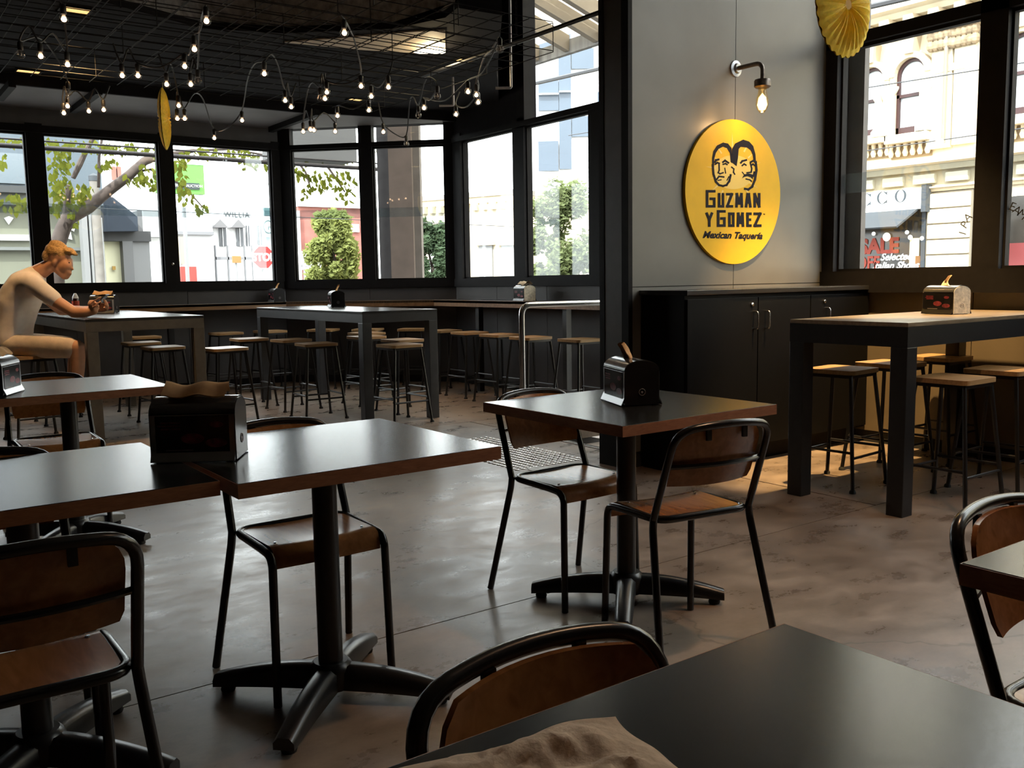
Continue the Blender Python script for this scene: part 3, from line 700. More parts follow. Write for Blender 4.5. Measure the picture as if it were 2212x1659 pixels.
# ---- napkin dispensers
M_DBLK = mat('dispenser_black_plastic', (0.010, 0.009, 0.010), 0.22)
M_DMET = mat('dispenser_steel', (0.42, 0.42, 0.43), 0.3, 1.0)
M_NAP = mat('brown_paper_napkin', (0.60, 0.36, 0.17), 0.9, var=0.15, scale=30)
M_NAPL = mat('light_paper_napkin', (0.60, 0.45, 0.30), 0.9, var=0.12, scale=30)
M_PR1 = mat('printed_red_food', (0.20, 0.03, 0.04), 0.3, var=0.6, scale=60)
M_PR2 = mat('printed_grey_type', (0.22, 0.2, 0.2), 0.4)
def dispenser(loc, rz, label, style=0, light=False):
    t = thing('napkin_dispenser', label, 'napkin dispenser', loc, rz, 'napkin dispensers')
    hl, hw = 0.108, 0.068
    def arch(w_, z0, z1, bow, n=10): return [(-w_, z0), (w_, z0), (w_, z1)] + [(w_ * math.cos(PI * k / n), z1 + bow * math.sin(PI * k / n)) for k in range(1, n)] + [(-w_, z1)]
    fx = lambda u, v, w: (w, u, v)
    MB().prism(arch(hw - 0.004, 0.006, 0.125, 0.002), -hl + 0.004, hl - 0.004, fx).build('body', M_DBLK, t)
    sd = MB()
    for s in (-1, 1):       # steel side plates with flared skirts
        sd.prism([(s * hw, 0.03), (s * (hw + 0.012), 0.004), (s * (hw + 0.010), 0.002), (s * (hw - 0.003), 0.028), (s * (hw - 0.003), 0.124), (s * hw, 0.124)], -hl, hl, fx)
    sd.build('side_plate', M_DBLK if light else M_DMET, t)
    tp_ = MB()
    n = 10
    outer = [(hw * math.cos(PI * k / n), 0.128 + 0.038 * math.sin(PI * k / n)) for k in range(n + 1)]
    inner = [((hw - 0.006) * math.cos(PI * k / n), 0.122 + 0.036 * math.sin(PI * k / n)) for k in range(n, -1, -1)]
    tp_.prism(outer + inner, -hl, hl, fx).build('lid', mat('dispenser_lid', (0.03, 0.03, 0.032), 0.16, spec=0.8), t, True, 0.6)
    for s in (-1, 1):
        MB().prism(arch(hw - 0.002, 0.004, 0.126, 0.036), s * hl * 0.97, s * hl * 1.02, fx).build('end_panel', M_DBLK if not light else mat('printed_cream_end', (0.55, 0.48, 0.36), 0.4, var=0.3, scale=60), t)
        ring = MB(); k = 20
        ring.tube([(s * (hl * 1.02 + 0.0008), 0.012 * math.cos(2 * PI * q / k) - 0.0, 0.05 + 0.012 * math.sin(2 * PI * q / k)) for q in range(k)], 0.0011, 6, closed=True)
        ring.prism([(0.004 * math.cos(2 * PI * q / 12), 0.05 + 0.004 * math.sin(2 * PI * q / 12)) for q in range(12)], s * hl * 1.02, s * (hl * 1.02 + 0.0008), fx)
        ring.build('round_badge', M_PR2, t, True)
        # printed side advert
        MB().box(-0.094, 0.094, s * (hw + 0.0002), s * (hw + 0.0018), 0.024, 0.122).build('side_insert', M_DBLK, t)
        y = s * (hw + 0.0022)
        for cx, cz, rx, rz_ in ((0.0, 0.062, 0.03, 0.014), (0.06, 0.05, 0.028, 0.012), (0.062, 0.098, 0.018, 0.008)):
            MB().prism([(-s * cx + rx * math.cos(2 * PI * q / 18), cz + rz_ * math.sin(2 * PI * q / 18)) for q in range(18)], min(y, y - s * 0.0005), max(y, y - s * 0.0005), lambda u, v, w: (u, w, v)).build('printed_food', M_PR1, t)
        for zz, wd_ in ((0.104, 0.052), (0.096, 0.058), (0.088, 0.05)):
            MB().box(s * 0.03, s * (0.03 + wd_), y - s * 0.0005, y, zz - 0.0022, zz + 0.0022).build('printed_line', M_PR1, t)
        MB().box(s * 0.0, s * 0.07, y - s * 0.0005, y, 0.030, 0.0335).build('printed_line', M_PR2, t)
    # napkin
    nm = M_NAPL if light else M_NAP
    nb = MB(); rr = random.Random(hash(label) % 999)
    if style == 0:      # a wide folded sheet lying over the slot
        pts = [(-0.085, -0.02), (-0.05, 0.0), (0, 0.004), (0.05, -0.002), (0.085, 0.0)]
        def nf(u, v):
            x = -0.082 + 0.164 * u; y = -0.045 + 0.09 * v - 0.006
            z = 0.172 + 0.030 * math.sin(PI * v) + 0.006 * math.sin(7 * u + 2) * v + 0.004 * math.cos(11 * u)
            return (x + 0.006 * math.sin(5 * v), y, z)
        nb.grid(nf, 12, 6); nb.grid(lambda u, v: tuple(Vector(nf(u, v)) - Vector((0, 0, 0.003 + 0.008 * (0.5 - abs(v - 0.5))))), 12, 6)
    else:               # a twisted corner standing up
        def nf(u, v):
            w_ = 0.034 * (1 - 0.55 * v) ; x = (u - 0.5) * 2 * w_ + 0.012 * math.sin(4 * v); z = 0.155 + 0.062 * v + 0.008 * math.sin(6 * u)
            y = 0.010 * math.sin(u * 9 + v * 3) + (0.035 * v * v if style == 1 else -0.03 * v)
            return (x + (0.02 * v), y, z)
        nb.grid(nf, 10, 8); nb.grid(lambda u, v: tuple(Vector(nf(u, v)) + Vector((0.001, 0.0025, 0))), 10, 8)
    nb.build('napkin', nm, t, True, 1.2)
    for sx in (-1, 1):
        for sy in (-1, 1):
            MB().box(sx * 0.09 - 0.008, sx * 0.09 + 0.008, sy * 0.055 - 0.006, sy * 0.055 + 0.006, 0, 0.008).build('foot', M_RUB, t)
    return t
dispenser((0.765, 2.475, 0.75), -0.565, 'big napkin dispenser bridging two pushed-together cafe tables', 0)
dispenser((2.37, 2.505, 0.75), 1.19, 'napkin dispenser with a round badge on the two-chair table', 1)
dispenser((0.545, 4.58, 0.75), 1.1, 'napkin dispenser with a bright steel side on the lone table', 0)
q = onZ(723, 664, 0.965); dispenser((q.x + 0.04, q.y + 0.04, 0.965), 1.28, 'napkin dispenser with one upright napkin on the middle high table', 2)
q = onZ(232, 677, 0.965); dispenser((q.x, q.y + 0.1, 0.965), -0.55, 'napkin dispenser behind the hands of the seated person', 0)
q = onZ(2043, 678, 0.972); dispenser((q.x, q.y, 0.972), 1.35, 'napkin dispenser with a cream printed end on the weathered high table', 2, True)
q = onX(1130, 654, 5.74); dispenser((5.76, q.y, 0.99), 1.45, 'napkin dispenser on the counter below the bay window', 0, True)
q = onY(632, 650, 10.52); dispenser((4.28, 10.62, 0.99), 1.5, 'napkin dispenser in the counter corner below the back windows', 2)

# ---- sauce bottle
q = onZ(176, 672, 0.965)
sb = thing('sauce_bottle', 'dark sauce bottle with red label and white cone cap', 'bottle', (q.x + 0.0, q.y + 0.25, 0.965))
MB().lathe([(0.033, 0), (0.036, 0.006), (0.036, 0.105), (0.030, 0.125), (0.028, 0.13)], 24).build('body', mat('dark_sauce', (0.03, 0.008, 0.006), 0.15), sb, True)
MB().lathe([(0.0365, 0.045), (0.037, 0.05), (0.037, 0.095), (0.0365, 0.1)], 24).build('label_wrap', mat('red_sauce_label', (0.45, 0.05, 0.02), 0.4, var=0.7, scale=45), sb, True)
MB().lathe([(0.030, 0.126), (0.030, 0.138), (0.014, 0.172), (0.009, 0.178), (0, 0.178)], 20).build('cap', mat('white_plastic_cap', (0.75, 0.75, 0.75), 0.35), sb, True)

# ---- crumpled napkin on the near table
def cn(u, v, e=0.0):
    a, b = u - 0.5, v - 0.5
    x, y = a * 0.30, b * 0.20
    k = max(0.0, 1 - (2 * abs(a)) ** 4) * max(0.0, 1 - (2 * abs(b)) ** 4)
    z = k * (0.016 + 0.014 * mnoise.noise(Vector((u * 3, v * 4, 1.3))) + 0.012 * abs(mnoise.noise(Vector((u * 9, v * 7, 4.1)))) + 0.004 * mnoise.noise(Vector((u * 22, v * 16, 2.2)))) + 0.0008
    x += 0.012 * mnoise.noise(Vector((u * 2, v * 3, 9))); y += 0.02 * mnoise.noise(Vector((u * 3, v * 2, 5)))
    return (x, y, max(0.0006, z - e))
nb = MB().grid(lambda u, v: cn(u, v), 40, 30)
nb.grid(lambda u, v: cn(u, v, 0.0012), 40, 30)
o = nb.build('paper_napkin', mat('tan_paper_napkin', (0.62, 0.46, 0.33), 0.95, var=0.12, scale=60, bump=0.3), None, True, 1.5)
p = onZ(1110, 1640, 0.77); o.location = (p.x - 0.01, p.y - 0.035, 0.7502); o.rotation_euler = (0, 0, -0.2)
tag(o, 'crumpled tan paper napkin on the dark table', 'napkin')

# ================================================================== HUNG THINGS, LAMPS, SIGN
# ---- wire mesh cage
ZM0, ZM1 = 2.75, 2.94
fy = onZ(574, 217, ZM0).y; nr = onZ(1195, 112, ZM0)
mx0, mx1, my0, my1 = 0.62, nr.x, nr.y, fy
M_WIRE = mat('black_wire', (0.015, 0.015, 0.016), 0.6, spec=0.2)
cg = thing('wire_mesh_cage', 'hanging black wire mesh cage under the dark ceiling', 'wire mesh')
def gridwires(z, r, st):
    b = MB(); nx = int((mx1 - mx0) / st); ny = int((my1 - my0) / st)
    for i in range(nx + 1): x = mx1 - i * st; b.tube([(x, my0, z), (x, my1, z)], r, 5)
    for j in range(ny + 1): y = my0 + j * st; b.tube([(mx0, y, z + 2 * r), (mx1, y, z + 2 * r)], r, 5)
    return b
o = gridwires(ZM0, 0.0032, 0.2).build('bottom_mesh', M_WIRE, cg)
o = gridwires(ZM1, 0.0032, 0.2).build('top_mesh', M_WIRE, cg)
b = MB()
for x in [mx1 - i * 0.8 for i in range(int((mx1 - mx0) / 0.8) + 1)]:
    for y in [my0 + j * 0.8 for j in range(int((my1 - my0) / 0.8) + 1)]: b.tube([(x, y, ZM0), (x, y, ZM1)], 0.0032, 5)
tag(b.build('spacer_wires', M_WIRE, cg), kind='stuff')
for x, y in ((2.0, 5.4), (2.9, 5.4), (3.6, 5.5), (2.4, 6.1), (3.3, 6.2), (1.6, 6.3)):
    MB().tube([(x, y, ZM1), (x, y, ZC)], 0.004, 5).build('hanger_rod', M_WIRE, cg)
c = MB()
hx, hy = mx1 - 0.05, my0 + 0.35
for k in range(40):
    z = ZM1 + k * 0.034
    if z > ZC - 0.01: break
    ax_ = (0.009, 0) if k % 2 else (0, 0.009)
    c.tube([(hx + ax_[0] * math.cos(a_) , hy + ax_[1] * math.cos(a_), z + 0.017 + 0.021 * math.sin(a_)) for a_ in [2 * PI * q / 8 for q in range(8)]], 0.003, 4, closed=True)
c.build('chain', M_WIRE, cg)
# black conduit rod crossing to the pillar
a_, b_ = onZ(1085, 103, 2.98), onZ(1297, 25, 2.98)
o = MB().tube([(a_.x, 4.50, 2.98), (a_.x, a_.y + 1.2, 2.98)], 0.016, 10).build('conduit', M_BLKSTEEL, None, True)
tag(o, 'straight black conduit running from the pillar to the mesh cage', 'conduit')

# ---- L shaped pipe hooks
for (px, y0, y1), lb in (((1103, 122, 190), 'pale L-shaped pipe drop nearer the tall bay light'), ((978, 168, 228), 'pale L-shaped pipe drop among the string lights')):
    p0, p1 = onZ(px, y0, 3.13), onD(px, y1, 0)
    t_ = onZ(px, y0, 3.14); dd = t_.x * math.sin(YAW) + t_.y * math.cos(YAW)
    lo = onD(px, y1, dd)
    o = MB().tube(fillet([(t_.x, t_.y, ZC - 0.004 if px > 1000 else ZD - 0.004), (t_.x, t_.y, lo.z), (t_.x - 0.11, t_.y + 0.08, lo.z)], 0.015, 4), 0.012, 8).build('pipe_drop', mat('galvanised', (0.30, 0.29, 0.31), 0.4, 0.7), None, True)
    tag(o, lb, 'pipe')

# ---- festoon string lights
M_CABLE = mat('black_cable', (0.02, 0.02, 0.021), 0.45)
M_BULBG = glassmat('bulb_glass', (0.95, 0.9, 0.85), 0.12)
M_FIL = mat('glowing_filament', (1, 0.75, 0.5), 0.5, emit=(1.0, 0.66, 0.40), estr=14.0)
M_FILO = mat('cold_filament', (0.35, 0.33, 0.32), 0.3, 0.8)
gl = MB().lathe([(0.0, -0.052), (0.012, -0.050), (0.022, -0.041), (0.026, -0.028), (0.022, -0.013), (0.013, -0.003), (0.012, 0.0)], 16).mesh('bulb', M_BULBG, True)
fl = MB().lathe([(0.0, -0.044), (0.010, -0.040), (0.0145, -0.031), (0.011, -0.020), (0.0, -0.014)], 12).mesh('filament', M_FIL, True)
fo = MB().lathe([(0.0, -0.036), (0.005, -0.034), (0.007, -0.028), (0.004, -0.018), (0.0, -0.008)], 8).mesh('filament', M_FILO, True)
sk = MB().lathe([(0.013, -0.004), (0.0155, 0.0), (0.0155, 0.038), (0.010, 0.046), (0.0, 0.048)], 12).mesh('lamp_holder', M_CABLE, True)
def festoon(label, pts, hooks=()):
    """pts: (px, py of bulb centre, z of bulb, lit)"""
    t = thing('string_light', label, 'string light', group='festoon string lights')
    heads = []
    for px, py, z, lit in pts:
        q = onZ(px, py, z) + Vector((0, 0, 0.028)); heads.append(q)
        h = link('lamp_holder', sk, t); h.location = q
        b1 = link('bulb', gl, h); b2 = link('filament', fl if lit else fo, h)
    path = []
    for i, q in enumerate(heads):
        top = q + Vector((0, 0, 0.05))
        if i == 0: path.append(Vector((top.x - 0.05, top.y - 0.02, ZM0 + 0.0)))
        path.append(top)
        if i < len(heads) - 1:
            n2 = heads[i + 1] + Vector((0, 0, 0.05)); L_ = (n2 - top).length
            if L_ > 0.75:
                for k in (0.35, 0.65):
                    m_ = top.lerp(n2, k); path.append(Vector((m_.x, m_.y, ZM0 + 0.005)))
            else:
                m_ = top.lerp(n2, 0.5); path.append(m_ + Vector((0, 0, -0.06 - 0.10 * L_ + (0.16 if L_ < 0.3 else 0.05))))
    e_ = heads[-1] + Vector((0.06, 0.03, 0.05)); path.append(Vector((e_.x, e_.y, ZM0)))
    sm = []
    P = path
    for i in range(len(P) - 1):
        p0, p1, p2, p3 = P[max(0, i - 1)], P[i], P[i + 1], P[min(len(P) - 1, i + 2)]
        for k in range(5):
            u = k / 5
            sm.append(0.5 * ((2 * p1) + (p2 - p0) * u + (2 * p0 - 5 * p1 + 4 * p2 - p3) * u * u + (3 * p1 - p0 - 3 * p2 + p3) * u ** 3))
    sm.append(P[-1])
    MB().tube(sm, 0.0055, 6).build('cable', M_CABLE, t, True)
    return t
zz = 2.56
festoon('festoon string hanging lowest beside the edge-on paper fan', [(360, 182, zz, 1), (386, 228, zz, 1), (383, 256, zz - 0.05, 1), (399, 256, zz - 0.05, 1), (463, 298, zz - 0.08, 1), (523, 260, zz, 1), (571, 159, zz, 1), (616, 217, zz, 1), (629, 231, zz, 1)])
festoon('festoon string over the seated person, with a bright bulb cluster by the ceiling lights', [(138, 41, 2.62, 1), (146, 139, zz, 1), (88, 121, zz, 1), (45, 118, zz, 0), (148, 200, zz, 0), (146, 229, zz, 1), (138, 244, zz - 0.04, 1), (192, 240, zz, 1), (224, 237, zz, 1)])
festoon('festoon string of spaced bulbs under the raw concrete part of the ceiling', [(264, 163, zz, 1), (298, 163, zz, 1), (399, 143, zz, 1), (420, 106, zz, 1), (446, 45, 2.62, 1), (428, 175, zz, 0), (412, 182, zz, 1)])
festoon('festoon string with bunched bulbs over the middle high table', [(744, 71, 2.64, 1), (780, 186, zz, 1), (706, 199, zz, 1), (702, 213, zz, 1), (692, 212, zz, 0), (655, 284, zz - 0.06, 1), (671, 280, zz - 0.06, 1), (678, 281, zz - 0.06, 1), (724, 284, zz - 0.04, 1), (729, 250, zz, 1), (797, 238, zz, 1), (802, 208, zz, 1), (839, 188, zz, 1)])
festoon('festoon string looping down to the corner window beside the bay', [(828, 285, zz - 0.05, 1), (878, 311, zz - 0.12, 0), (904, 249, zz, 0), (945, 208, zz, 0), (916, 233, zz, 1), (1011, 198, zz, 1), (1080, 107, 2.70, 0), (1029, 205, zz, 1), (1033, 221, zz, 1), (985, 247, zz, 1)])

# ---- recessed warm ceiling lights (each with its lamp)
M_LITE = mat('warm_diffuser', (1, 0.8, 0.5), 0.6, emit=(1.0, 0.62, 0.22), estr=1.3)
def clight(px, py, w_, l_, label, power, size=1.5, target=None, col=(1.0, 0.60, 0.27)):
    q = onZ(px, py, ZD)
    t = thing('ceiling_light', label, 'ceiling light', (q.x, q.y, ZD))
    fr_ = MB()
    for s in (-1, 1):
        fr_.box(-l_ / 2 - 0.015, l_ / 2 + 0.015, s * w_ / 2 - 0.0075, s * w_ / 2 + 0.0075, -0.012, 0); fr_.box(s * l_ / 2 - 0.0075, s * l_ / 2 + 0.0075, -w_ / 2, w_ / 2, -0.012, 0)
    fr_.build('frame', M_BLACK, t)
    MB().box(-l_ / 2, l_ / 2, -w_ / 2, w_ / 2, -0.004, -0.001).build('diffuser', M_LITE, t)
    ld = bpy.data.lights.new('lamp', 'SPOT'); ld.energy = power; ld.color = col; ld.spot_size = size; ld.spot_blend = 0.7; ld.shadow_soft_size = 0.06
    lo = bpy.data.objects.new('lamp', ld); COL.objects.link(lo); lo.parent = t; lo.location = (0, 0, -0.03)
    if target:
        lo.rotation_euler = (Vector(target) - Vector((q.x, q.y, ZD))).to_track_quat('-Z', 'Y').to_euler()
    return t
clight(163, 20, 0.16, 0.20, 'warm rectangular ceiling light above the seated person', 240, 1.3, (1.6, 8.1, 0.7))
clight(61, 153, 0.14, 0.20, 'small warm ceiling light near the soffit beyond the seated person', 40)
clight(1003, 129, 0.12, 0.16, 'warm ceiling light next to the tall bay light', 110, 0.9, (4.9, 7.4, 0))
clight(768, 214, 0.12, 0.16, 'warm ceiling light behind the mesh over the corner window', 30)
# bright strip in the pale recess
q = [onZ(*p_, ZD - 0.02) for p_ in ((893, 113), (905, 108), (962, 107), (962, 116), (905, 116))]
o = MB().prism([(p_.x, p_.y) for p_ in q], ZD - 0.02, ZD - 0.013).build('light_strip', mat('white_strip_light', (1, 1, 1), 0.5, emit=(1, 0.92, 0.75), estr=5))
tag(o, 'bright white strip light at the end of the pale ceiling recess', 'strip light')
ld = bpy.data.lights.new('lamp', 'POINT'); ld.energy = 7; ld.color = (1.0, 0.78, 0.45); ld.shadow_soft_size = 0.05  # point lamp added so the pale panel brightens toward the strip
lo = bpy.data.objects.new('lamp', ld); COL.objects.link(lo); lo.parent = o; lo.location = (q[2].x - 0.12, q[2].y, ZD - 0.10)
# track spotlight high above the table by the cupboard
tl = thing('track_spotlight', 'black track spotlight high above the cupboard table', 'spotlight', (4.95, 2.9, ZC))
MB().box(-0.03, 0.03, -0.12, 0.12, -0.03, 0).build('track_box', M_BLACK, tl)
MB().lathe([(0.045, -0.20), (0.05, -0.19), (0.05, -0.06), (0.02, -0.03), (0, -0.03)], 18).build('can', M_BLACK, tl, True)
ld = bpy.data.lights.new('lamp', 'SPOT'); ld.energy = 2400; ld.color = (1.0, 0.64, 0.26); ld.spot_size = 0.72; ld.spot_blend = 0.6; ld.shadow_soft_size = 0.04
lo = bpy.data.objects.new('lamp', ld); COL.objects.link(lo); lo.parent = tl; lo.location = (0, 0, -0.21)
lo.rotation_euler = (Vector((5.45, 3.62, 0.0)) - Vector((4.95, 2.9, ZC))).to_track_quat('-Z', 'Y').to_euler()

t2_ = thing('track_spotlight', 'added out-of-view spotlight warming the open floor near the side window', 'spotlight', (3.3, 1.15, ZC))  # unseen spotlight added to warm the open floor and nearby chairs
MB().box(-0.03, 0.03, -0.12, 0.12, -0.03, 0).build('track_box', M_BLACK, t2_)
MB().lathe([(0.045, -0.20), (0.05, -0.19), (0.05, -0.06), (0.02, -0.03), (0, -0.03)], 18).build('can', M_BLACK, t2_, True)
ld = bpy.data.lights.new('lamp', 'SPOT'); ld.energy = 230; ld.color = (1.0, 0.60, 0.34); ld.spot_size = 1.7; ld.spot_blend = 1.0; ld.shadow_soft_size = 0.08
lo = bpy.data.objects.new('lamp', ld); COL.objects.link(lo); lo.parent = t2_; lo.location = (0, 0, -0.22)
# ---- wall lamp
pl = onY(1588, 149, 4.255); yl = onX(1647, 190, pl.x).y
wl = thing('wall_lamp', 'bent pipe wall lamp with a glowing bulb above the sign', 'wall lamp', (pl.x, 4.255, pl.z))
M_PIPE = mat('aged_pipe', (0.16, 0.13, 0.11), 0.38, 0.8, var=0.3, scale=40)
K = 1.45
def kl(pr): return [(r * K, z * K) for r, z in pr]
MB().lathe(kl([(0.0, 0.022), (0.02, 0.022), (0.024, 0.012), (0.036, 0.008), (0.038, 0.0)]), 24, (0, 0, 0), 'y').build('wall_plate', M_DMET, wl, True)
dy = yl - 4.255
bz = onX(1647, 186, pl.x).z - pl.z
MB().tube(fillet([(0, -0.005, 0), (0, dy, 0.0), (0, dy, bz + 0.02)], 0.06, 8), 0.0145, 12).build('pipe_arm', M_PIPE, wl, True)
MB().lathe(kl([(0.0, 0.03), (0.034, 0.028), (0.037, 0.022), (0.037, -0.002), (0.03, -0.008), (0.0, -0.008)]), 24, (0, dy, bz)).build('lamp_cap', M_PIPE, wl, True)
MB().lathe(kl([(0.0, -0.118), (0.012, -0.115), (0.024, -0.098), (0.029, -0.078), (0.027, -0.055), (0.019, -0.03), (0.017, -0.005)]), 20, (0, dy, bz)).build('bulb', glassmat('amber_bulb_glass', (1.0, 0.86, 0.6), 0.06), wl, True, 1.6)
MB().lathe(kl([(0.0, -0.108), (0.014, -0.102), (0.022, -0.082), (0.016, -0.05), (0.0, -0.03)]), 14, (0, dy, bz)).build('filament', mat('amber_filament', (1, 0.8, 0.4), 0.5, emit=(1.0, 0.62, 0.22), estr=9), wl, True, 1.6)
ld = bpy.data.lights.new('lamp', 'POINT'); ld.energy = 3.5; ld.color = (1.0, 0.58, 0.24); ld.shadow_soft_size = 0.03
lo = bpy.data.objects.new('lamp', ld); COL.objects.link(lo); lo.parent = wl; lo.location = (0, dy, bz - 0.20)

# ---- paper fans
M_FAN = mat('yellow_tissue', (0.85, 0.56, 0.03), 0.8, var=0.12, scale=40)
M_FAN.node_tree.nodes['Principled BSDF'].inputs['Subsurface Weight'].default_value = 0.6
M_FAN.node_tree.nodes['Principled BSDF'].inputs['Subsurface Radius'].default_value = (0.06, 0.04, 0.01)
def paperfan(c, rad, rz, label, thick, zt):
    t = thing('paper_fan', label, 'paper fan', c, rz, 'yellow honeycomb paper fans')
    b = MB(); na, nr_ = 128, 9
    def fp(u, v, s):
        a = u * 2 * PI; r = v
        rr_ = rad * r * (1 + (0.055 * abs(math.sin(a * 15))) * r * r)
        prof = thick * (0.25 + 0.75 * math.sin(PI * min(1, 0.12 + 0.86 * r))) * (1 + 0.34 * math.cos(a * 30) * (0.3 + 0.7 * r))
        return (rr_ * math.cos(a), s * prof * (1 if r < 0.98 else 0.35), rr_ * math.sin(a))
    for s in (-1, 1): b.grid(lambda u, v, s=s: fp(u, v, s), na, nr_)
    b.build('tissue', M_FAN, t, True, 0.5)
    for s in (-1, 1): MB().lathe([(rad * 0.16, 0.0), (rad * 0.14, thick * 0.5), (0, thick * 0.55)], 20, (0, s * thick * 0.25, 0), 'y' if s < 0 else 'y').build('hub', mat('amber_card', (0.55, 0.27, 0.02), 0.7), t, True)
    MB().tube([(0, 0, rad), (0, 0, zt - c[2])], 0.0025, 5).build('string', mat('pale_string', (0.5, 0.48, 0.42), 0.8), t)
    return t
c1 = onD(355, 257, 7.3); paperfan(c1, 0.222, 1.18, 'yellow paper fan hanging edge-on in front of the back windows', 0.03, ZM0)
c2 = onD(1822, 12, 4.64); paperfan(c2, 0.232, 0.07, 'yellow paper fan hanging beside the tall side window', 0.035, ZC)

# ---- round sign
ysg = 4.232
sL, sR, sT, sB = onY(1479, 406, ysg), onY(1686.7, 406, ysg), onY(1588, 259.7, ysg), onY(1589, 568.7, ysg)
sc_ = Vector(((sL.x + sR.x) / 2, ysg, (sT.z + sB.z) / 2)); RX = ((sR.x - sL.x) + (sT.z - sB.z)) / 4
sg = thing('round_sign', 'round yellow restaurant sign with two printed heads and dark lettering', 'sign', (0, 0, 0))
n = 72
M_SY = mat('sign_yellow', (0.80, 0.46, 0.006), 0.5, spec=0.2, var=0.04, scale=10)
M_SP = mat('sign_pale_ray', (0.84, 0.60, 0.14), 0.4)
M_SK = mat('sign_dark_ink', (0.014, 0.012, 0.018), 0.6, spec=0.08)
MB().prism([(sc_.x + RX * math.cos(2 * PI * k / n), sc_.z + RX * math.sin(2 * PI * k / n)) for k in range(n)], ysg, 4.254, lambda u, v, w: (u, w, v)).build('board', M_SY, sg)
def sz(u, v, w):
    p_ = onY(1440 + u / 4.608, 220 + v / 4.608, ysg); return (p_.x, ysg - w, p_.z)
rays = MB()
for k, (an, l0, l1) in enumerate([(a_, 240, 330 + 60 * (i % 2)) for i, a_ in enumerate([x_ * PI / 9 + 0.12 for x_ in range(18)])]):
    cx, cy = 665, 690; ca, sa = math.cos(an), math.sin(an)
    f_ = 0.72
    rays.prism([(cx + f_ * l0 * ca - 9 * sa, cy + l0 * sa + 9 * ca), (cx + f_ * l0 * ca + 9 * sa, cy + l0 * sa - 9 * ca), (cx + f_ * l1 * ca, cy + l1 * sa)], 0.0004, 0.0010, sz)
rays.build('pale_rays', M_SP, sg)
MB().prism([(665 + 205 * math.cos(2 * PI * k / 30), 700 + 170 * math.sin(2 * PI * k / 30)) for k in range(30)], 0.0002, 0.0007, sz).build('pale_glow_print', mat('sign_pale_disc', (0.83, 0.55, 0.07), 0.4), sg)
heads = MB()
TH = 1.55
def poly_(pts):
    _lay[0] += 1; heads.prism(pts, 0.0008, 0.0016 + 1.2e-5 * (_lay[0] % 60), sz)
def quadstrip(pts, th):
    for (a_, b_) in zip(pts[:-1], pts[1:]): strokebar(heads, a_, b_, th * TH, sz, 0.0008, 0.0016)
def strip(outer, inner):
    for i in range(len(outer) - 1): poly_([outer[i], outer[i + 1], inner[i + 1], inner[i]])
# left head: hair arc, face outline, features
strip([(455, 650), (452, 560), (465, 490), (500, 435), (560, 405), (610, 415), (645, 460), (650, 610)], [(470, 640), (472, 570), (488, 510), (515, 470), (560, 446), (600, 462), (628, 510), (636, 600)])
quadstrip([(458, 630), (466, 720), (490, 795), (520, 828), (560, 838), (595, 828), (622, 790), (636, 730)], 13)
quadstrip([(482, 600), (490, 580), (515, 574)], 12); quadstrip([(560, 600), (580, 584), (612, 606)], 12)
quadstrip([(485, 620), (505, 606), (522, 612)], 10); quadstrip([(562, 622), (585, 614), (600, 624)], 9)
quadstrip([(520, 615), (522, 680), (512, 705), (530, 716), (560, 706)], 9)
quadstrip([(498, 770), (520, 742), (566, 748)], 10); quadstrip([(510, 782), (540, 776)], 7)
quadstrip([(578, 660), (586, 710)], 6); quadstrip([(600, 780), (618, 745)], 6)
quadstrip([(646, 650), (668, 668), (664, 700), (676, 720)], 8)
# right head
strip([(645, 600), (650, 470), (680, 415), (760, 376), (820, 395), (860, 440), (882, 520), (888, 610)], [(695, 640), (708, 560), (716, 470), (735, 448), (800, 455), (835, 480), (858, 530), (866, 600)])
quadstrip([(886, 600), (893, 680), (878, 775), (850, 845), (812, 872), (780, 866)], 14)
quadstrip([(738, 606), (752, 590), (790, 580)], 12); quadstrip([(836, 600), (868, 582)], 12)
quadstrip([(752, 634), (770, 618), (788, 630)], 9); quadstrip([(842, 632), (858, 620), (872, 630)], 10)
quadstrip([(832, 610), (846, 665), (840, 700), (800, 706)], 9)
poly_([(748, 762), (772, 722), (812, 712), (835, 718), (858, 726), (856, 772), (838, 752), (800, 740), (770, 748)])
quadstrip([(790, 768), (826, 776), (842, 790)], 8); quadstrip([(752, 700), (768, 720)], 6)
quadstrip([(870, 700), (862, 740)], 10)
heads.build('printed_heads', M_SK, sg)
lt = MB()
def word(chars, v0, v1, th):
    for chx, u0, u1, vt in chars:
        w_, st = STROKES[chx]; a0, a1, b0, b1 = u0 + th / 2, u1 - th / 2, (vt or v0) + th / 2, v1 - th / 2
        for pl_ in st:
            pp = [(a0 + x / w_ * (a1 - a0), b1 - y * (b1 - b0)) for x, y in pl_]
            for p0, p1 in zip(pp[:-1], pp[1:]): strokebar(lt, p0, p1, th * 0.92, sz, 0.0008, 0.0017)
word([('G', 388, 487, 876), ('U', 508, 574, None), ('Z', 588, 662, None), ('M', 680, 762, None), ('A', 776, 846, None), ('N', 862, 934, None)], 906, 1054, 28)
word([('Y', 385, 462, None), ('G', 498, 588, 1076), ('O', 610, 676, None), ('M', 694, 772, None), ('E', 790, 846, None), ('Z', 862, 944, None)], 1100, 1246, 28)
lt.build('block_lettering', M_SK, sg)
c_ = Vector(sz(664, 1332, 0.001)); wl_ = Vector(sz(366, 1332, 0)).x; wr_ = Vector(sz(962, 1332, 0)).x
tm_ = textmesh('script_lettering', 'Mexican Taquería', 0.062, M_SK, c_, (1, 0, 0), (0, 0, 1), sg, 0.0006, 0.0022, 0.35)
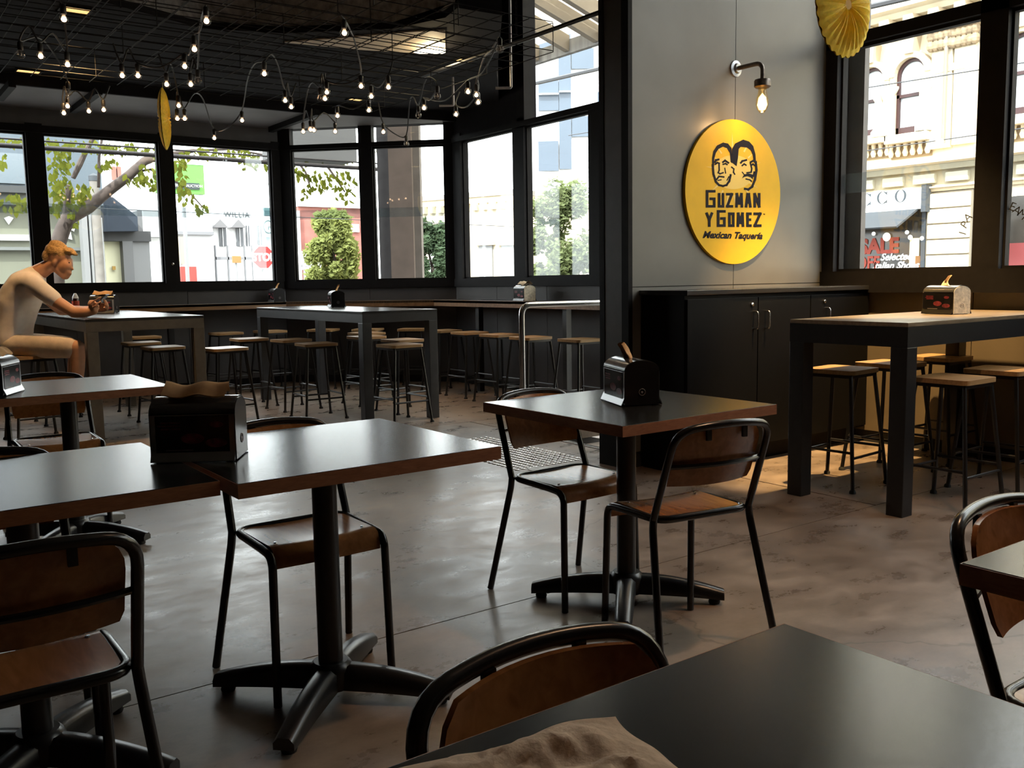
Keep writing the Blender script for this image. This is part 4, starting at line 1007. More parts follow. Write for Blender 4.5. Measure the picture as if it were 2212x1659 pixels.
xs = [v.co.x for v in tm_.data.vertices]; k = (wr_ - wl_) / (max(xs) - min(xs)); xm = (max(xs) + min(xs)) / 2
for v in tm_.data.vertices: v.co.x = (v.co.x - xm) * k + c_.x
textmesh('trade_mark', 'TM', 0.014, M_SK, Vector(sz(970, 1120, 0.001)), (1, 0, 0), (0, 0, 1), sg, 0.0006)

# ================================================================== THE SEATED PERSON
e1 = Vector((math.cos(YAW), -math.sin(YAW), 0)); e3 = Vector((-math.sin(YAW), -math.cos(YAW), 0)); e2 = Vector((0, 0, 1))
def skinmesh(nodes, edges, sub=2, root=0):
    """a swelling sweep of ellipsoids along every bone; radius may be (r, lateral r)"""
    mb = MB(); RM = Matrix((e1, e3, e2)).transposed()
    for i, j in edges:
        (p, r), (q, t) = nodes[i], nodes[j]
        r = r if isinstance(r, tuple) else (r, r); t = t if isinstance(t, tuple) else (t, t)
        L_ = (q - p).length; n_ = max(2, int(L_ / (min(r[0], t[0]) * 0.2)) + 1)
        for k in range(n_ + 1):
            u = k / n_; a_ = r[0] + (t[0] - r[0]) * u; b_ = r[1] + (t[1] - r[1]) * u
            mb.ell(p.lerp(q, u), (a_, b_, a_), 12, 8, RM)
    return mb.v, mb.f
def remeshed(name, mb, m, parent, voxel, smooth=6, disp=None):
    me = bpy.data.meshes.new(name); me.from_pydata(mb.v, [], mb.f)
    ob = bpy.data.objects.new(name, me); COL.objects.link(ob)
    r = ob.modifiers.new('r', 'REMESH'); r.mode = 'VOXEL'; r.voxel_size = voxel; r.use_smooth_shade = True
    if smooth:
        s_ = ob.modifiers.new('s', 'SMOOTH'); s_.factor = 0.5; s_.iterations = smooth
    dg = bpy.context.evaluated_depsgraph_get(); dg.update()
    out = bpy.data.meshes.new_from_object(ob.evaluated_get(dg)); bpy.data.objects.remove(ob); bpy.data.meshes.remove(me)
    if disp:
        for v in out.vertices: v.co += v.normal * disp(v.co)
    out.materials.clear(); out.materials.append(m); out.name = name
    out.polygons.foreach_set('use_smooth', [True] * len(out.polygons))
    return link(name, out, parent)

M_SKIN = mat('skin', (0.52, 0.27, 0.16), 0.5, var=0.08, scale=15)
M_HAIR = mat('blond_hair', (0.42, 0.25, 0.09), 0.6, var=0.45, scale=70, stretch=(1, 1, 4), bump=0.6)
M_TEE = mat('cream_cotton', (0.74, 0.67, 0.61), 0.9, var=0.05, scale=20, bump=0.15)
M_SHORT = mat('beige_shorts_cotton', (0.66, 0.57, 0.47), 0.9, var=0.08, scale=20, bump=0.2)
ZB, ZR, ZL = 7.42, 7.24, 7.60
ps = thing('person', 'person with short blond hair in a pale T-shirt and beige shorts looking at a phone', 'person')
nd = []; ed = []
def N(px, py, D, r, par=None):
    nd.append((onD(px, py, D), r)); i = len(nd) - 1
    if par is not None: ed.append((par, i))
    return i
pel = N(26, 738, ZB, (0.105, 0.16)); s1 = N(24, 700, ZB, (0.11, 0.145), pel); s2 = N(32, 655, ZB, (0.122, 0.16), s1); chs = N(54, 620, ZB, (0.112, 0.17), s2)
nb0 = N(80, 591, ZB, 0.068, chs); nk = N(102, 577, ZB, 0.056, nb0); hb = N(122, 566, ZB, 0.06, nk)
rs = N(72, 612, ZR + 0.02, 0.066, chs); ru = N(104, 640, ZR, 0.052, rs); re = N(160, 675, ZR, 0.043, ru); rf = N(184, 675, ZR - 0.01, 0.039, re); rw = N(204, 672, ZR - 0.02, 0.027, rf)
ls_ = N(74, 606, ZL - 0.02, 0.066, chs); lu = N(98, 640, ZL, 0.050, ls_); le = N(132, 670, ZL, 0.043, lu); lf = N(178, 671, ZL - 0.10, 0.038, le); lw = N(212, 668, ZL - 0.20, 0.027, lf)
rh = N(44, 745, ZR + 0.08, 0.085, pel); rk1 = N(100, 747, ZR + 0.02, 0.077, rh); rk = N(168, 752, ZR, 0.060, rk1); rc = N(168, 800, ZR, 0.052, rk); ra = N(164, 856, ZR, 0.036, rc); rt_ = N(192, 868, ZR, 0.032, ra)
lh = N(44, 743, ZL - 0.08, 0.085, pel); lk1 = N(100, 744, ZL - 0.02, 0.077, lh); lk = N(164, 748, ZL, 0.060, lk1); lc = N(160, 800, ZL, 0.052, lk); la = N(150, 850, ZL, 0.036, lc); lt_ = N(178, 862, ZL, 0.032, la)
body = MB(); body.add(*skinmesh(nd, ed))
# head
def H(px, py, off=0.0): return onD(px, py, ZB) + e3 * off
tilt = Matrix((e1, e3, e2)).transposed() @ Matrix.Rotation(0.42, 3, 'Y')
body.ell(H(126, 551), (0.098, 0.074, 0.090), 18, 12, tilt)
body.ell(H(140, 574), (0.060, 0.058, 0.078), 16, 12, tilt)
body.add(*skinmesh([(H(124, 577), (0.046, 0.056)), (H(140, 596), (0.030, 0.040))], [(0, 1)]))
body.ell(H(142.5, 599), (0.022, 0.026, 0.017), 12, 8, tilt)
body.ell(H(156.3, 581.5), (0.014, 0.012, 0.010), 10, 8, tilt)
for k in range(5): body.ell(H(153.5 + 0.6 * k, 566 + 3.4 * k), (0.011, 0.0095, 0.010), 10, 8, tilt)
body.ell(H(151.5, 561), (0.018, 0.042, 0.012), 10, 8, tilt)
body.add(*skinmesh([(H(146, 586), (0.030, 0.040)), (H(143, 596), (0.026, 0.034))], [(0, 1)]))
body.ell(H(153.2, 590.5), (0.007, 0.018, 0.005), 10, 6, tilt); body.ell(H(151.6, 594.5), (0.007, 0.016, 0.005), 10, 6, tilt)
for s in (-1, 1): body.ell(H(126, 568, s * 0.068), (0.018, 0.011, 0.031), 10, 8, tilt)
# hands: palm and five fingers each
def hand(w_, palm, fingers, thumb):
    n_ = [(w_, 0.026), (w_.lerp(palm, 0.6), (0.036, 0.02)), (palm, (0.036, 0.019))]; e_ = [(0, 1), (1, 2)]
    body.add(*skinmesh(n_, e_, 2))
    for ch_ in fingers + [thumb]:
        nn = [(Vector(q), 0.0098 - 0.0008 * i) for i, q in enumerate(ch_)]
        body.add(*skinmesh(nn, [(i, i + 1) for i in range(len(nn) - 1)], 2))
wr0 = nd[rw][0]; pr = onD(199, 657, ZR - 0.03)
fr = []
for k, (off_, ends) in enumerate(((-0.03, ((206, 650), (214, 646), (222, 642))), (-0.008, ((206, 655), (212, 655), (212, 661))), (0.014, ((206, 659), (211, 661), (209, 666))), (0.034, ((205, 663), (209, 666), (207, 669))))):
    fr.append([pr + e3 * (-off_)] + [onD(x_, y_, ZR - 0.03) + e3 * (-off_) for x_, y_ in ends])
hand(wr0, pr, fr, [onD(201, 664, ZR - 0.06), onD(207, 661, ZR - 0.075), onD(212, 655, ZR - 0.07), onD(217, 651, ZR - 0.06)])
wl0 = nd[lw][0]; pL = onD(224, 664, ZL - 0.28)
fL = []
for k, ends in enumerate((((230, 655), (228, 649), (223, 647)), ((233, 660), (231, 654), (226, 652)), ((234, 665), (231, 660), (226, 658)), ((232, 669), (229, 666), (224, 664)))):
    fL.append([pL + e3 * (0.0)] + [onD(x_, y_, ZL - 0.30 - 0.012 * i) for i, (x_, y_) in enumerate(ends)])
hand(wl0, pL, fL, [onD(218, 660, ZL - 0.27), onD(217, 653, ZL - 0.29), onD(216, 648, ZL - 0.31), onD(216, 644, ZL - 0.32)])
remeshed('body', body, M_SKIN, ps, 0.006, 7)
# hair
hr_ = MB()
hr_.ell(H(125, 545), (0.101, 0.080, 0.072), 18, 12, tilt); hr_.ell(H(106, 553), (0.048, 0.071, 0.056), 14, 10, tilt)
hr_.ell(H(150, 542), (0.046, 0.062, 0.026), 14, 10, tilt); hr_.ell(H(161, 549), (0.020, 0.046, 0.013), 12, 8, tilt)
hr_.ell(H(126, 530), (0.070, 0.058, 0.036), 14, 10, tilt)
remeshed('hair', hr_, M_HAIR, ps, 0.008, 2, lambda c: 0.004 * mnoise.noise(c * 45) + 0.004 * mnoise.noise(c * 110))
# T-shirt
nd2 = []; ed2 = []
def N2(px, py, D, r, par=None):
    nd2.append((onD(px, py, D), r)); i = len(nd2) - 1
    if par is not None: ed2.append((par, i))
    return i
a0 = N2(26, 738, ZB, (0.138, 0.185)); a1 = N2(28, 700, ZB, (0.150, 0.180), a0); a2 = N2(38, 655, ZB, (0.160, 0.190), a1); a3 = N2(57, 620, ZB, (0.138, 0.190), a2); a4 = N2(78, 594, ZB, 0.078, a3)
b1 = N2(70, 611, ZR + 0.02, 0.078, a3); b2 = N2(100, 634, ZR, 0.068, b1); b3 = N2(116, 645, ZR, 0.066, b2)
c1_ = N2(72, 605, ZL - 0.02, 0.078, a3); c2_ = N2(94, 632, ZL, 0.066, c1_); c3_ = N2(106, 644, ZL, 0.064, c2_)
tee = MB(); tee.add(*skinmesh(nd2, ed2))
remeshed('t_shirt', tee, M_TEE, ps, 0.010, 30, lambda c: 0.004 * mnoise.noise(Vector((c.x * 9, c.y * 9, c.z * 16))))
# shorts
nd2 = []; ed2 = []
p0 = N2(24, 744, ZB, (0.116, 0.175)); q1 = N2(46, 747, ZR + 0.08, 0.098, p0); q2 = N2(100, 749, ZR + 0.02, 0.094, q1); q3 = N2(150, 752, ZR, 0.082, q2)
q4 = N2(46, 745, ZL - 0.08, 0.098, p0); q5 = N2(100, 746, ZL - 0.02, 0.094, q4); q6 = N2(146, 748, ZL, 0.082, q5)
sh = MB(); sh.add(*skinmesh(nd2, ed2))
remeshed('shorts', sh, M_SHORT, ps, 0.010, 20, lambda c: 0.004 * mnoise.noise(Vector((c.x * 12, c.y * 12, c.z * 12))))
for s in (1,):
    MB().ell(H(153.0, 567.5, s * 0.030), (0.0065, 0.0065, 0.0045), 10, 6).build('eye', mat('dark_eye', (0.02, 0.015, 0.012), 0.2), ps, True)
# shoes
for (px, py, D) in ((184, 866, ZR), (170, 860, ZL)):
    MB().ell(onD(px, py, D), (0.125, 0.048, 0.042), 14, 8, Matrix((e1, e3, e2)).transposed()).build('shoe', mat('grey_canvas_shoe', (0.12, 0.11, 0.10), 0.8), ps, True)
# phone
pc = onD(219, 650, ZL - 0.30)
ph = MB().obox((0, 0, 0), e1 * 0.05 + e2 * 0.05, e3 * 0.034, (e1 * -0.0028 + e2 * 0.0028)).build('phone', mat('black_phone', (0.012, 0.012, 0.014), 0.15))
ph.location = pc; tag(ph, 'dark smartphone in the hands of the seated person', 'phone')

# ================================================================== OUTSIDE
_mat = mat
def mat(name, col, *a, **k):
    if not k.get('emit'): k_ = 0.42 if max(col) < 0.6 or max(col) - min(col) > 0.3 else 0.8; col = tuple(c * k_ for c in col)      # outdoor colours darkened to hold detail against the bright sky
    return _mat(name, col, *a, **k)
M_ROAD = mat('asphalt_and_paving', (0.30, 0.29, 0.28), 0.9, var=0.15, scale=1.5)
GZ = -0.45
struct(MB().box(-70, 110, -60, 150, GZ - 0.3, GZ).build('ground', M_ROAD), 'street paving outside')
M_CREAM = mat('cream_render', (0.80, 0.70, 0.52), 0.8, var=0.05, scale=1.2)
M_CREAM2 = mat('ochre_render', (0.66, 0.54, 0.37), 0.8, var=0.08, scale=1.5)
M_OXB = mat('oxblood_sash', (0.085, 0.022, 0.022), 0.5)
M_PANE = mat('pale_blind_glass', (0.62, 0.66, 0.68), 0.12, var=0.1, scale=0.8)
M_WHITE = mat('white_render', (0.86, 0.86, 0.86), 0.7, var=0.03, scale=1)
M_DKG = mat('dark_grey_awning', (0.10, 0.115, 0.135), 0.8, var=0.06, scale=6)
M_SHOPD = mat('dark_shop_interior', (0.075, 0.065, 0.055), 0.15, var=0.6, scale=0.9)

# ---- outer pier right outside the side window
pr_ = thing('outer_pier', 'stepped brown masonry pier just outside the side window', 'pier')
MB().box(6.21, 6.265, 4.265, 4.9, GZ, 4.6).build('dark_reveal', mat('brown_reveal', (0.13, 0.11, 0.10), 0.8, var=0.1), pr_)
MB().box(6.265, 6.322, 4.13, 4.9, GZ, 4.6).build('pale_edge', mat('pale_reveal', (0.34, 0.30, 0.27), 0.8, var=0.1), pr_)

# ---- ornate cream facade across the street (plane x = XF)
XF = 26.0
def fz(px, py): return onX(px, py, XF)
fac = thing('ornate_building', 'cream two storey facade with arched sash windows and cornices', 'building')
F3 = lambda u, v, w: (XF - w, u, v)
yL, yR = fz(1700, 400).y, -30.0
zc1 = fz(1990, 352).z; zc0 = fz(1990, 373).z; zfr = fz(1950, 412).z; zu0 = fz(1990, 38).z; zu1 = fz(1990, 18).z
MB().box(XF, XF + 8, yR, yL + 2, GZ, zu1 + 3.0).build('wall', M_CREAM, fac)
def band(z0, z1, w0, m, name='cornice', ya=None, yb_=None):
    return MB().prism([(0, z0), (w0 * 0.55, z0), (w0 * 0.7, z0 + (z1 - z0) * 0.5), (w0, z0 + (z1 - z0) * 0.7), (w0, z1), (0, z1)], ya if ya is not None else yR, yb_ if yb_ is not None else yL + 2, lambda u, v, w: (XF - u, w, v)).build(name, m, fac)
band(zc0, zc1, 0.55, M_CREAM2); band(zu0, zu1, 0.9, M_CREAM); band(zfr - 0.12, zfr + 0.02, 0.25, M_CREAM2, 'architrave')
band(zu1 + 2.5, zu1 + 3.0, 0.6, M_CREAM, 'parapet_cap')
MB().box(XF - 0.06, XF, yR, yL + 2, zfr, zc0).build('frieze', M_CREAM2, fac)
yy = fz(1880, 390).y + 6
pan = MB().box(-0.16, 0, -0.33, 0.33, 0.12, (zc0 - zfr) - 0.08, 0.03).mesh('frieze_panel', M_CREAM)
brk = MB().box(-0.7, 0, -0.16, 0.16, -0.30, 0.0, 0.04).mesh('bracket', M_CREAM2)
for k in range(26):
    o = link('frieze_panel', pan, fac); o.location = (XF - 0.05, yy - k * 0.98, zfr)
for k in range(34):
    o = link('bracket', brk, fac); o.location = (XF - 0.02, yy - k * 0.75, zu0)
def archwin(pxc, pw_, yt, ybm):
    c = fz(pxc, (yt + ybm) / 2).y; hw = pw_ / 2; zt = fz(pxc, yt).z; zb = fz(pxc, ybm).z; zs = zt - hw
    arc = lambda r, dz=0.0: [(c + r * math.cos(PI * k / 14), zs + r * math.sin(PI * k / 14) + dz) for k in range(15)]
    wn_ = MB().prism([(c - hw, zb), (c + hw, zb)] + arc(hw), 0.01, 0.03, F3).build('window', M_PANE, fac)
    fr_ = MB()
    for s in (-1, 1): fr_.prism([(c + s * hw, zb), (c + s * (hw - 0.09), zb), (c + s * (hw - 0.09), zs), (c + s * hw, zs)], 0.03, 0.12, F3)
    fr_.prism([(c - hw, zb), (c + hw, zb), (c + hw, zb + 0.22), (c - hw, zb + 0.22)], 0.03, 0.12, F3)
    zm = (zb + zt) / 2; fr_.prism([(c - hw, zm), (c + hw, zm), (c + hw, zm + 0.09), (c - hw, zm + 0.09)], 0.03, 0.12, F3)
    a_, b_ = arc(hw), arc(hw - 0.09)
    for k in range(14): fr_.prism([a_[k], a_[k + 1], b_[k + 1], b_[k]], 0.03, 0.12, F3)
    fr_.build('sash', M_OXB, wn_)
    sr = MB(); a_, b_ = arc(hw + 0.17), arc(hw)
    for k in range(14): sr.prism([a_[k], a_[k + 1], b_[k + 1], b_[k]], 0.0, 0.30, F3)
    for s in (-1, 1): sr.prism([(c + s * hw, zb), (c + s * (hw + 0.17), zb), (c + s * (hw + 0.17), zs), (c + s * hw, zs)], 0.0, 0.26, F3)
    sr.build('surround', M_CREAM2, wn_)
    MB().prism([(c - 0.13, zt + 0.1), (c + 0.13, zt + 0.1), (c + 0.2, zt + 0.62), (c - 0.2, zt + 0.62)], 0, 0.40, F3).build('keystone', M_CREAM2, wn_)
    MB().box(XF - 0.42, XF, c - hw - 0.18, c + hw + 0.18, zb - 0.24, zb).build('sill', M_CREAM, wn_)
    zq = fz(pxc, ybm + 15).z; zq2 = zq - 0.42
    bal = MB()
    for k in range(6):
        yk = c - hw - 0.1 + (2 * hw + 0.2) * k / 5
        bal.lathe([(0.05, zq2), (0.09, zq2 + 0.10), (0.05, zq2 + 0.22), (0.07, zq2 + 0.36), (0.07, zq2 + 0.42)], 8, (XF - 0.16, yk, 0))
    bal.build('balusters', M_CREAM2, wn_)
    MB().box(XF - 0.05, XF, c - hw - 0.16, c + hw + 0.16, zq2 - 0.05, zq).build('baluster_panel', mat('ochre_shadow_panel', (0.6, 0.44, 0.25), 0.8), wn_)  # darker ochre, shade behind the balusters put into the colour
    return c, hw, zs
w2c = archwin(1974, 0.95, 127, 290); w1c = archwin(1889, 0.95, 148, 296); w3c = archwin(2212, 0.95, 72, 250)
archwin(2340, 0.95, 40, 222)
zi = fz(1974, 172).z
MB().box(XF - 0.22, XF, w2c[0] - 1.6, w2c[0] - 0.72, zi, zi + 0.2).build('impost', M_CREAM2, fac)
MB().box(XF - 0.22, XF, w2c[0] + 0.72, w1c[0] - 0.72, zi, zi + 0.2).build('impost', M_CREAM2, fac)
def colonnette(px, y0, y1, r):
    a = fz(px, y0); b_ = fz(px, y1)
    MB().lathe([(r * 1.5, b_.z), (r * 1.5, b_.z + 0.15), (r, b_.z + 0.25), (r * 0.88, a.z - 0.35), (r * 1.1, a.z - 0.3), (r * 1.9, a.z - 0.05), (r * 1.9, a.z)], 14, (XF - 0.24, a.y, 0)).build('colonnette', M_CREAM, fac, True, 0.6)
for px, a, b_ in ((1911, 196, 298), (1929, 192, 296), (2008, 174, 284)): colonnette(px, a, b_, 0.16)
M_SHD = mat('ochre_capital', (0.62, 0.46, 0.28), 0.85, var=0.35, scale=6)
for px, a, b_ in ((2045, 66, 320), (2095, 56, 310)):
    t = fz(px, a); lo = fz(px, b_)
    MB().box(XF - 0.2, XF, t.y - 0.30, t.y + 0.30, lo.z, t.z - 0.5).build('pilaster', M_CREAM, fac)
    cp = MB()
    for k in range(5):
        for j in range(2): cp.ell((XF - 0.26, t.y - 0.3 + 0.15 * k, t.z - 0.42 + 0.26 * j), (0.13, 0.13, 0.16), 8, 6)
    cp.box(XF - 0.4, XF, t.y - 0.38, t.y + 0.38, t.z - 0.06, t.z + 0.06); cp.build('capital', M_SHD, fac)
a = fz(2058, 72); b_ = fz(2052, 310)
MB().tube([(XF - 0.3, a.y, b_.z), (XF - 0.3, a.y, a.z)], 0.06, 8).build('downpipe', mat('cream_pipe', (0.5, 0.42, 0.32), 0.6), fac, True)
# rusticated pier
ya, yb_ = fz(2009, 500).y, fz(2100, 500).y; zz0 = zfr - 0.15
course = MB().box(-0.18, 0, -(ya - yb_) / 2, (ya - yb_) / 2, 0.0, 0.40, 0.03).mesh('stone_course', M_CREAM)
k = 0; z = zz0 - 0.44
while z > GZ:
    o = link('stone_course', course, fac); o.location = (XF, (ya + yb_) / 2, z); z -= 0.44
MB().box(XF - 0.12, XF, yb_ - 0.05, ya + 0.05, GZ, zz0).build('pier_core', mat('stone_joint', (0.45, 0.38, 0.28), 0.9), fac)
# shop under the facade
sy1 = fz(2006, 450).y; sy0 = sy1 + 7.5
zs1 = fz(1940, 414).z; zs0 = fz(1940, 456).z; za = fz(1940, 497).z
shop = thing('shoe_shop_front', 'shop front with white name board, grey awning and red sale lettering', 'shop front')
MB().box(XF - 0.35, XF - 0.15, sy1, sy0, zs0, zs1).build('name_board', mat('white_board', (0.85, 0.88, 0.9), 0.5), shop)
MB().box(XF - 0.42, XF - 0.1, sy1 - 0.14, sy1, zs0 - 0.1, zs1 + 0.1).build('board_edge', M_DKG, shop)
MB().prism([(0.35, zs0), (0.30, zs0 - 0.04), (1.35, za), (1.40, za + 0.04)], sy1 + 0.15, sy0, lambda u, v, w: (XF - u, w, v)).build('awning', M_DKG, shop)
MB().box(XF - 0.05, XF - 0.02, sy1, sy0, GZ, zs0).build('shop_window', M_SHOPD, shop)
MB().box(XF - 0.14, XF - 0.02, sy1, sy1 + 0.12, GZ, zs0).build('jamb', M_DKG, shop)
# thick-thin serif letters C C O
def serif(px, py, h, w_, isc):
    c = fz(px, py); b = MB(); n = 36
    for k in range(n):
        a0, a1 = 2 * PI * k / n, 2 * PI * (k + 1) / n
        if isc and (a1 > 2 * PI - 0.62 or a0 < 0.62): continue
        o_ = lambda a: (c.y - w_ / 2 * math.cos(a), c.z + h / 2 * math.sin(a)); i_ = lambda a: (c.y - w_ * 0.335 * math.cos(a), c.z + h * 0.478 * math.sin(a))
        b.prism([o_(a0), o_(a1), i_(a1), i_(a0)], 0.35, 0.37, F3)
    if isc:
        for s in (-1, 1): b.prism([(c.y - w_ * 0.36, c.z + s * h * 0.20), (c.y - w_ * 0.40, c.z + s * h * 0.20), (c.y - w_ * 0.42, c.z + s * h * 0.46), (c.y - w_ * 0.33, c.z + s * h * 0.40)], 0.35, 0.37, F3)
    b.build('letter', mat('slate_letter', (0.05, 0.075, 0.10), 0.5), shop)
hl = (fz(1960, 411).z - fz(1960, 438).z)
for px, py, c_ in ((1886, 432, True), (1921, 428, True), (1960, 424, False)): serif(px, py, hl, hl * 0.98, c_)
RD = mat('red_vinyl', (0.75, 0.07, 0.03), 0.5); WV = mat('white_vinyl', (0.9, 0.9, 0.9), 0.5)
def ftext(txt, px, py, size, m, bold=0.0, sh=0.0, wd_=1.0):
    p_ = fz(px, py); return textmesh('window_lettering', txt, size, m, (XF - 0.07, p_.y, p_.z), (0, -1, 0), (0, 0, 1), shop, 0.01, bold, sh, 'CENTER', wd_)
ftext('SALE', 1901, 533, 0.62, RD, 0.028, 0, 1.0); ftext('OFF', 1877, 569, 0.55, RD, 0.012, 0, 0.85)
ftext('Selected', 1938, 555, 0.30, WV, 0.008, 0.35); ftext('Italian Shoes', 1936, 574, 0.30, WV, 0.008, 0.35)
for px, py, r in ((1920, 512, 0.13), (1971, 513, 0.07), (1997, 515, 0.07), (1892, 505, 0.06), (1964, 502, 0.06)):
    c = fz(px, py); MB().ell((XF - 0.12, c.y, c.z), (0.05, r, r), 12, 8).build('shop_lamp', mat('lit_shop_globe', (1, 1, 1), 0.5, emit=(1, 0.95, 0.85), estr=1.6), shop, True)
c = fz(1977, 555); MB().box(XF - 0.065, XF - 0.055, c.y - 0.15, c.y + 0.15, GZ, c.z + 0.55).build('poster', mat('pale_poster', (0.7, 0.65, 0.45), 0.6), shop)
c = fz(1995, 560); MB().box(XF - 0.066, XF - 0.056, c.y - 0.22, c.y + 0.22, GZ, c.z + 0.1).build('shoe_shelf', mat('tan_shelf', (0.40, 0.17, 0.05), 0.5), shop)
# arched shop beyond the mullion
ar = thing('arched_shop_front', 'dark arched shop opening with a white hanging panel', 'shop front')
c = fz(2200, 500); r_ = 2.0
MB().prism([(c.y - r_, GZ), (c.y + r_, GZ)] + [(c.y + r_ * math.cos(PI * k / 20), fz(2200, 520).z + r_ * 0.6 * math.sin(PI * k / 20)) for k in range(21)], 0.02, 0.06, F3).build('opening', M_SHOPD, ar)
a, b_ = fz(2168, 510), fz(2201, 510); zt, zb = fz(2185, 469).z, fz(2185, 551).z
MB().prism(rrect(b_.y, a.y, zb, zt, 0.1), 0.6, 0.72, F3).build('hanging_panel', mat('white_lightbox', (0.9, 0.94, 0.97), 0.4), ar)
c = fz(2206, 525); MB().box(XF - 0.2, XF - 0.06, c.y - 0.5, c.y + 0.3, GZ, c.z).build('red_display', mat('red_display', (0.35, 0.05, 0.05), 0.6), ar)

# lettering arc on the side window glass
AL = mat('etched_letter', (0.16, 0.17, 0.17), 0.6)
for chx, px, py, an in (('I', 2080, 504, 1.25), ('P', 2084, 486, 0.95), ('A', 2091, 470, 0.7), ('I', 2178, 444, -0.2), ('E', 2187, 447, -0.4), ('A', 2197, 455, -0.6), ('M', 2208, 464, -0.75)):
    p_ = onX(px, py, XW + 0.05); r_ = Vector((0, -math.cos(an), math.sin(an))); u_ = Vector((0, math.sin(an), math.cos(an)))
    textmesh('glass_lettering', chx, 0.075, AL, p_, r_, u_, w_4, 0.0008)

# ---- canopy above the tall bay light
M_CAN = mat('canopy_timber', (0.52, 0.43, 0.33), 0.8, var=0.1, scale=3)
M_FAS = mat('weathered_fascia', (0.42, 0.40, 0.38), 0.85, var=0.35, scale=3, stretch=(1, 3, 0.3))
cn_ = thing('street_canopy', 'weathered canopy with rafters and pale translucent roof sheets', 'canopy')
XC = 9.0
a, b_ = onX(1128, 141, XC), onX(1297, 100, XC); t_ = onX(1297, 66, XC)
MB().box(XC, XC + 0.08, 4.0, 16.0, (a.z + b_.z) / 2, t_.z + 0.03).build('fascia', M_FAS, cn_)
zf = t_.z
for px in (1160, 1225, 1288, 1340, 1100):
    y_ = onX(px, 85, XC).y
    MB().obox(((XC + 6.1) / 2, y_, zf + 0.42), ((XC - 6.1) / 2, 0, -0.45), (0, 0.05, 0), (0.01, 0, 0.11)).build('rafter', M_CAN, cn_)
M_SHEET = bpy.data.materials.new('translucent_sheet'); M_SHEET.use_nodes = True
nt = M_SHEET.node_tree; nt.nodes.clear(); o_ = nt.nodes.new('ShaderNodeOutputMaterial'); mx_ = nt.nodes.new('ShaderNodeMixShader'); mx_.inputs[0].default_value = 0.75
tr_ = nt.nodes.new('ShaderNodeBsdfTranslucent'); tr_.inputs[0].default_value = (0.9, 0.86, 0.78, 1); df_ = nt.nodes.new('ShaderNodeBsdfDiffuse'); df_.inputs[0].default_value = (0.9, 0.88, 0.84, 1)
nt.links.new(df_.outputs[0], mx_.inputs[1]); nt.links.new(tr_.outputs[0], mx_.inputs[2]); nt.links.new(mx_.outputs[0], o_.inputs[0])
for k in range(6):
    y0_ = 4.0 + 2.0 * k
    MB().obox(((XC + 6.1) / 2, y0_ + 0.99, zf + 0.60), ((XC - 6.1) / 2 + 0.1, 0, -0.45), (0, 0.985, 0), (0, 0, 0.012)).build('roof_sheet', M_SHEET, cn_)

# ---- concrete column outside the corner window
colp = thing('street_column', 'tall brown street column right outside the corner window', 'column')
D0 = 12.9
def colbox(px0, px1, D, dp, m, name):
    a = onD(px0, 500, D); b = onD(px1, 500, D); c = (a + b) / 2; h = (b - a).length / 2
    MB().obox((c.x - e3.x * dp, c.y - e3.y * dp, 2.6), e1 * h, e3 * dp, (0, 0, 3.05)).build(name, m, colp)
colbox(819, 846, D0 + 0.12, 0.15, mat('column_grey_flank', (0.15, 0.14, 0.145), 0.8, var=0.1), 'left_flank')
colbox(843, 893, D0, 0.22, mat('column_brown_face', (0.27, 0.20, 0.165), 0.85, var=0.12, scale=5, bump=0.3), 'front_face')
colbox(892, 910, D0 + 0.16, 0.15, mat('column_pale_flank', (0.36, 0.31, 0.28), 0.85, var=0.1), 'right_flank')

# ---- awning pipes along the back windows
zp = 2.887
o = MB().tube([(-4.5, 12.6, zp), (7.4, 12.6, zp)], 0.030, 10).build('awning_pipe', mat('dark_pipe', (0.09, 0.08, 0.085), 0.5, 0.5), None, True)
tag(o, 'thick horizontal awning pipe outside the back windows', 'pipe')
o = MB().tube([(-4.5, 12.62, zp + 0.085), (7.4, 12.62, zp + 0.085)], 0.011, 8).build('awning_rod', MATS['dark_pipe'], None, True)
tag(o, 'thin rod above the thick awning pipe', 'rod')
a = onY(600, 341, 13.3); b_ = onY(771, 345, 13.3)
o = MB().box(a.x, b_.x, 13.3, 13.9, (a.z + b_.z) / 2, 3.7).build('awning_box', mat('grey_awning_box', (0.22, 0.22, 0.23), 0.8))
tag(o, 'grey awning cassette outside the corner window', 'awning box')
for x in (-4.4, 7.35):
    o = MB().tube([(x, 12.6, GZ), (x, 12.6, zp - 0.031)], 0.035, 10).build('awning_post', MATS['dark_pipe'], None, True); tag(o, 'post holding the %s end of the awning pipe' % ('corner' if x > 0 else 'far'), 'post')

# ---- street tree by the back windows
M_BARK = mat('grey_brown_bark', (0.15, 0.11, 0.095), 0.9, var=0.25, scale=9, bump=0.5)
M_LEAFS = []
for i, c in enumerate(((0.085, 0.098, 0.018), (0.12, 0.13, 0.024), (0.055, 0.07, 0.016))):
    m = bpy.data.materials.new('leaf_green'); m.use_nodes = True; nt = m.node_tree; nt.nodes.clear()
    o_ = nt.nodes.new('ShaderNodeOutputMaterial'); mx_ = nt.nodes.new('ShaderNodeMixShader'); mx_.inputs[0].default_value = 0.45
    df_ = nt.nodes.new('ShaderNodeBsdfDiffuse'); df_.inputs[0].default_value = (*c, 1); tr_ = nt.nodes.new('ShaderNodeBsdfTranslucent'); tr_.inputs[0].default_value = (c[0] * 1.5, c[1] * 1.4, c[2], 1)
    nt.links.new(df_.outputs[0], mx_.inputs[1]); nt.links.new(tr_.outputs[0], mx_.inputs[2]); nt.links.new(mx_.outputs[0], o_.inputs[0])
    M_LEAFS.append(m)
YT = 14.2
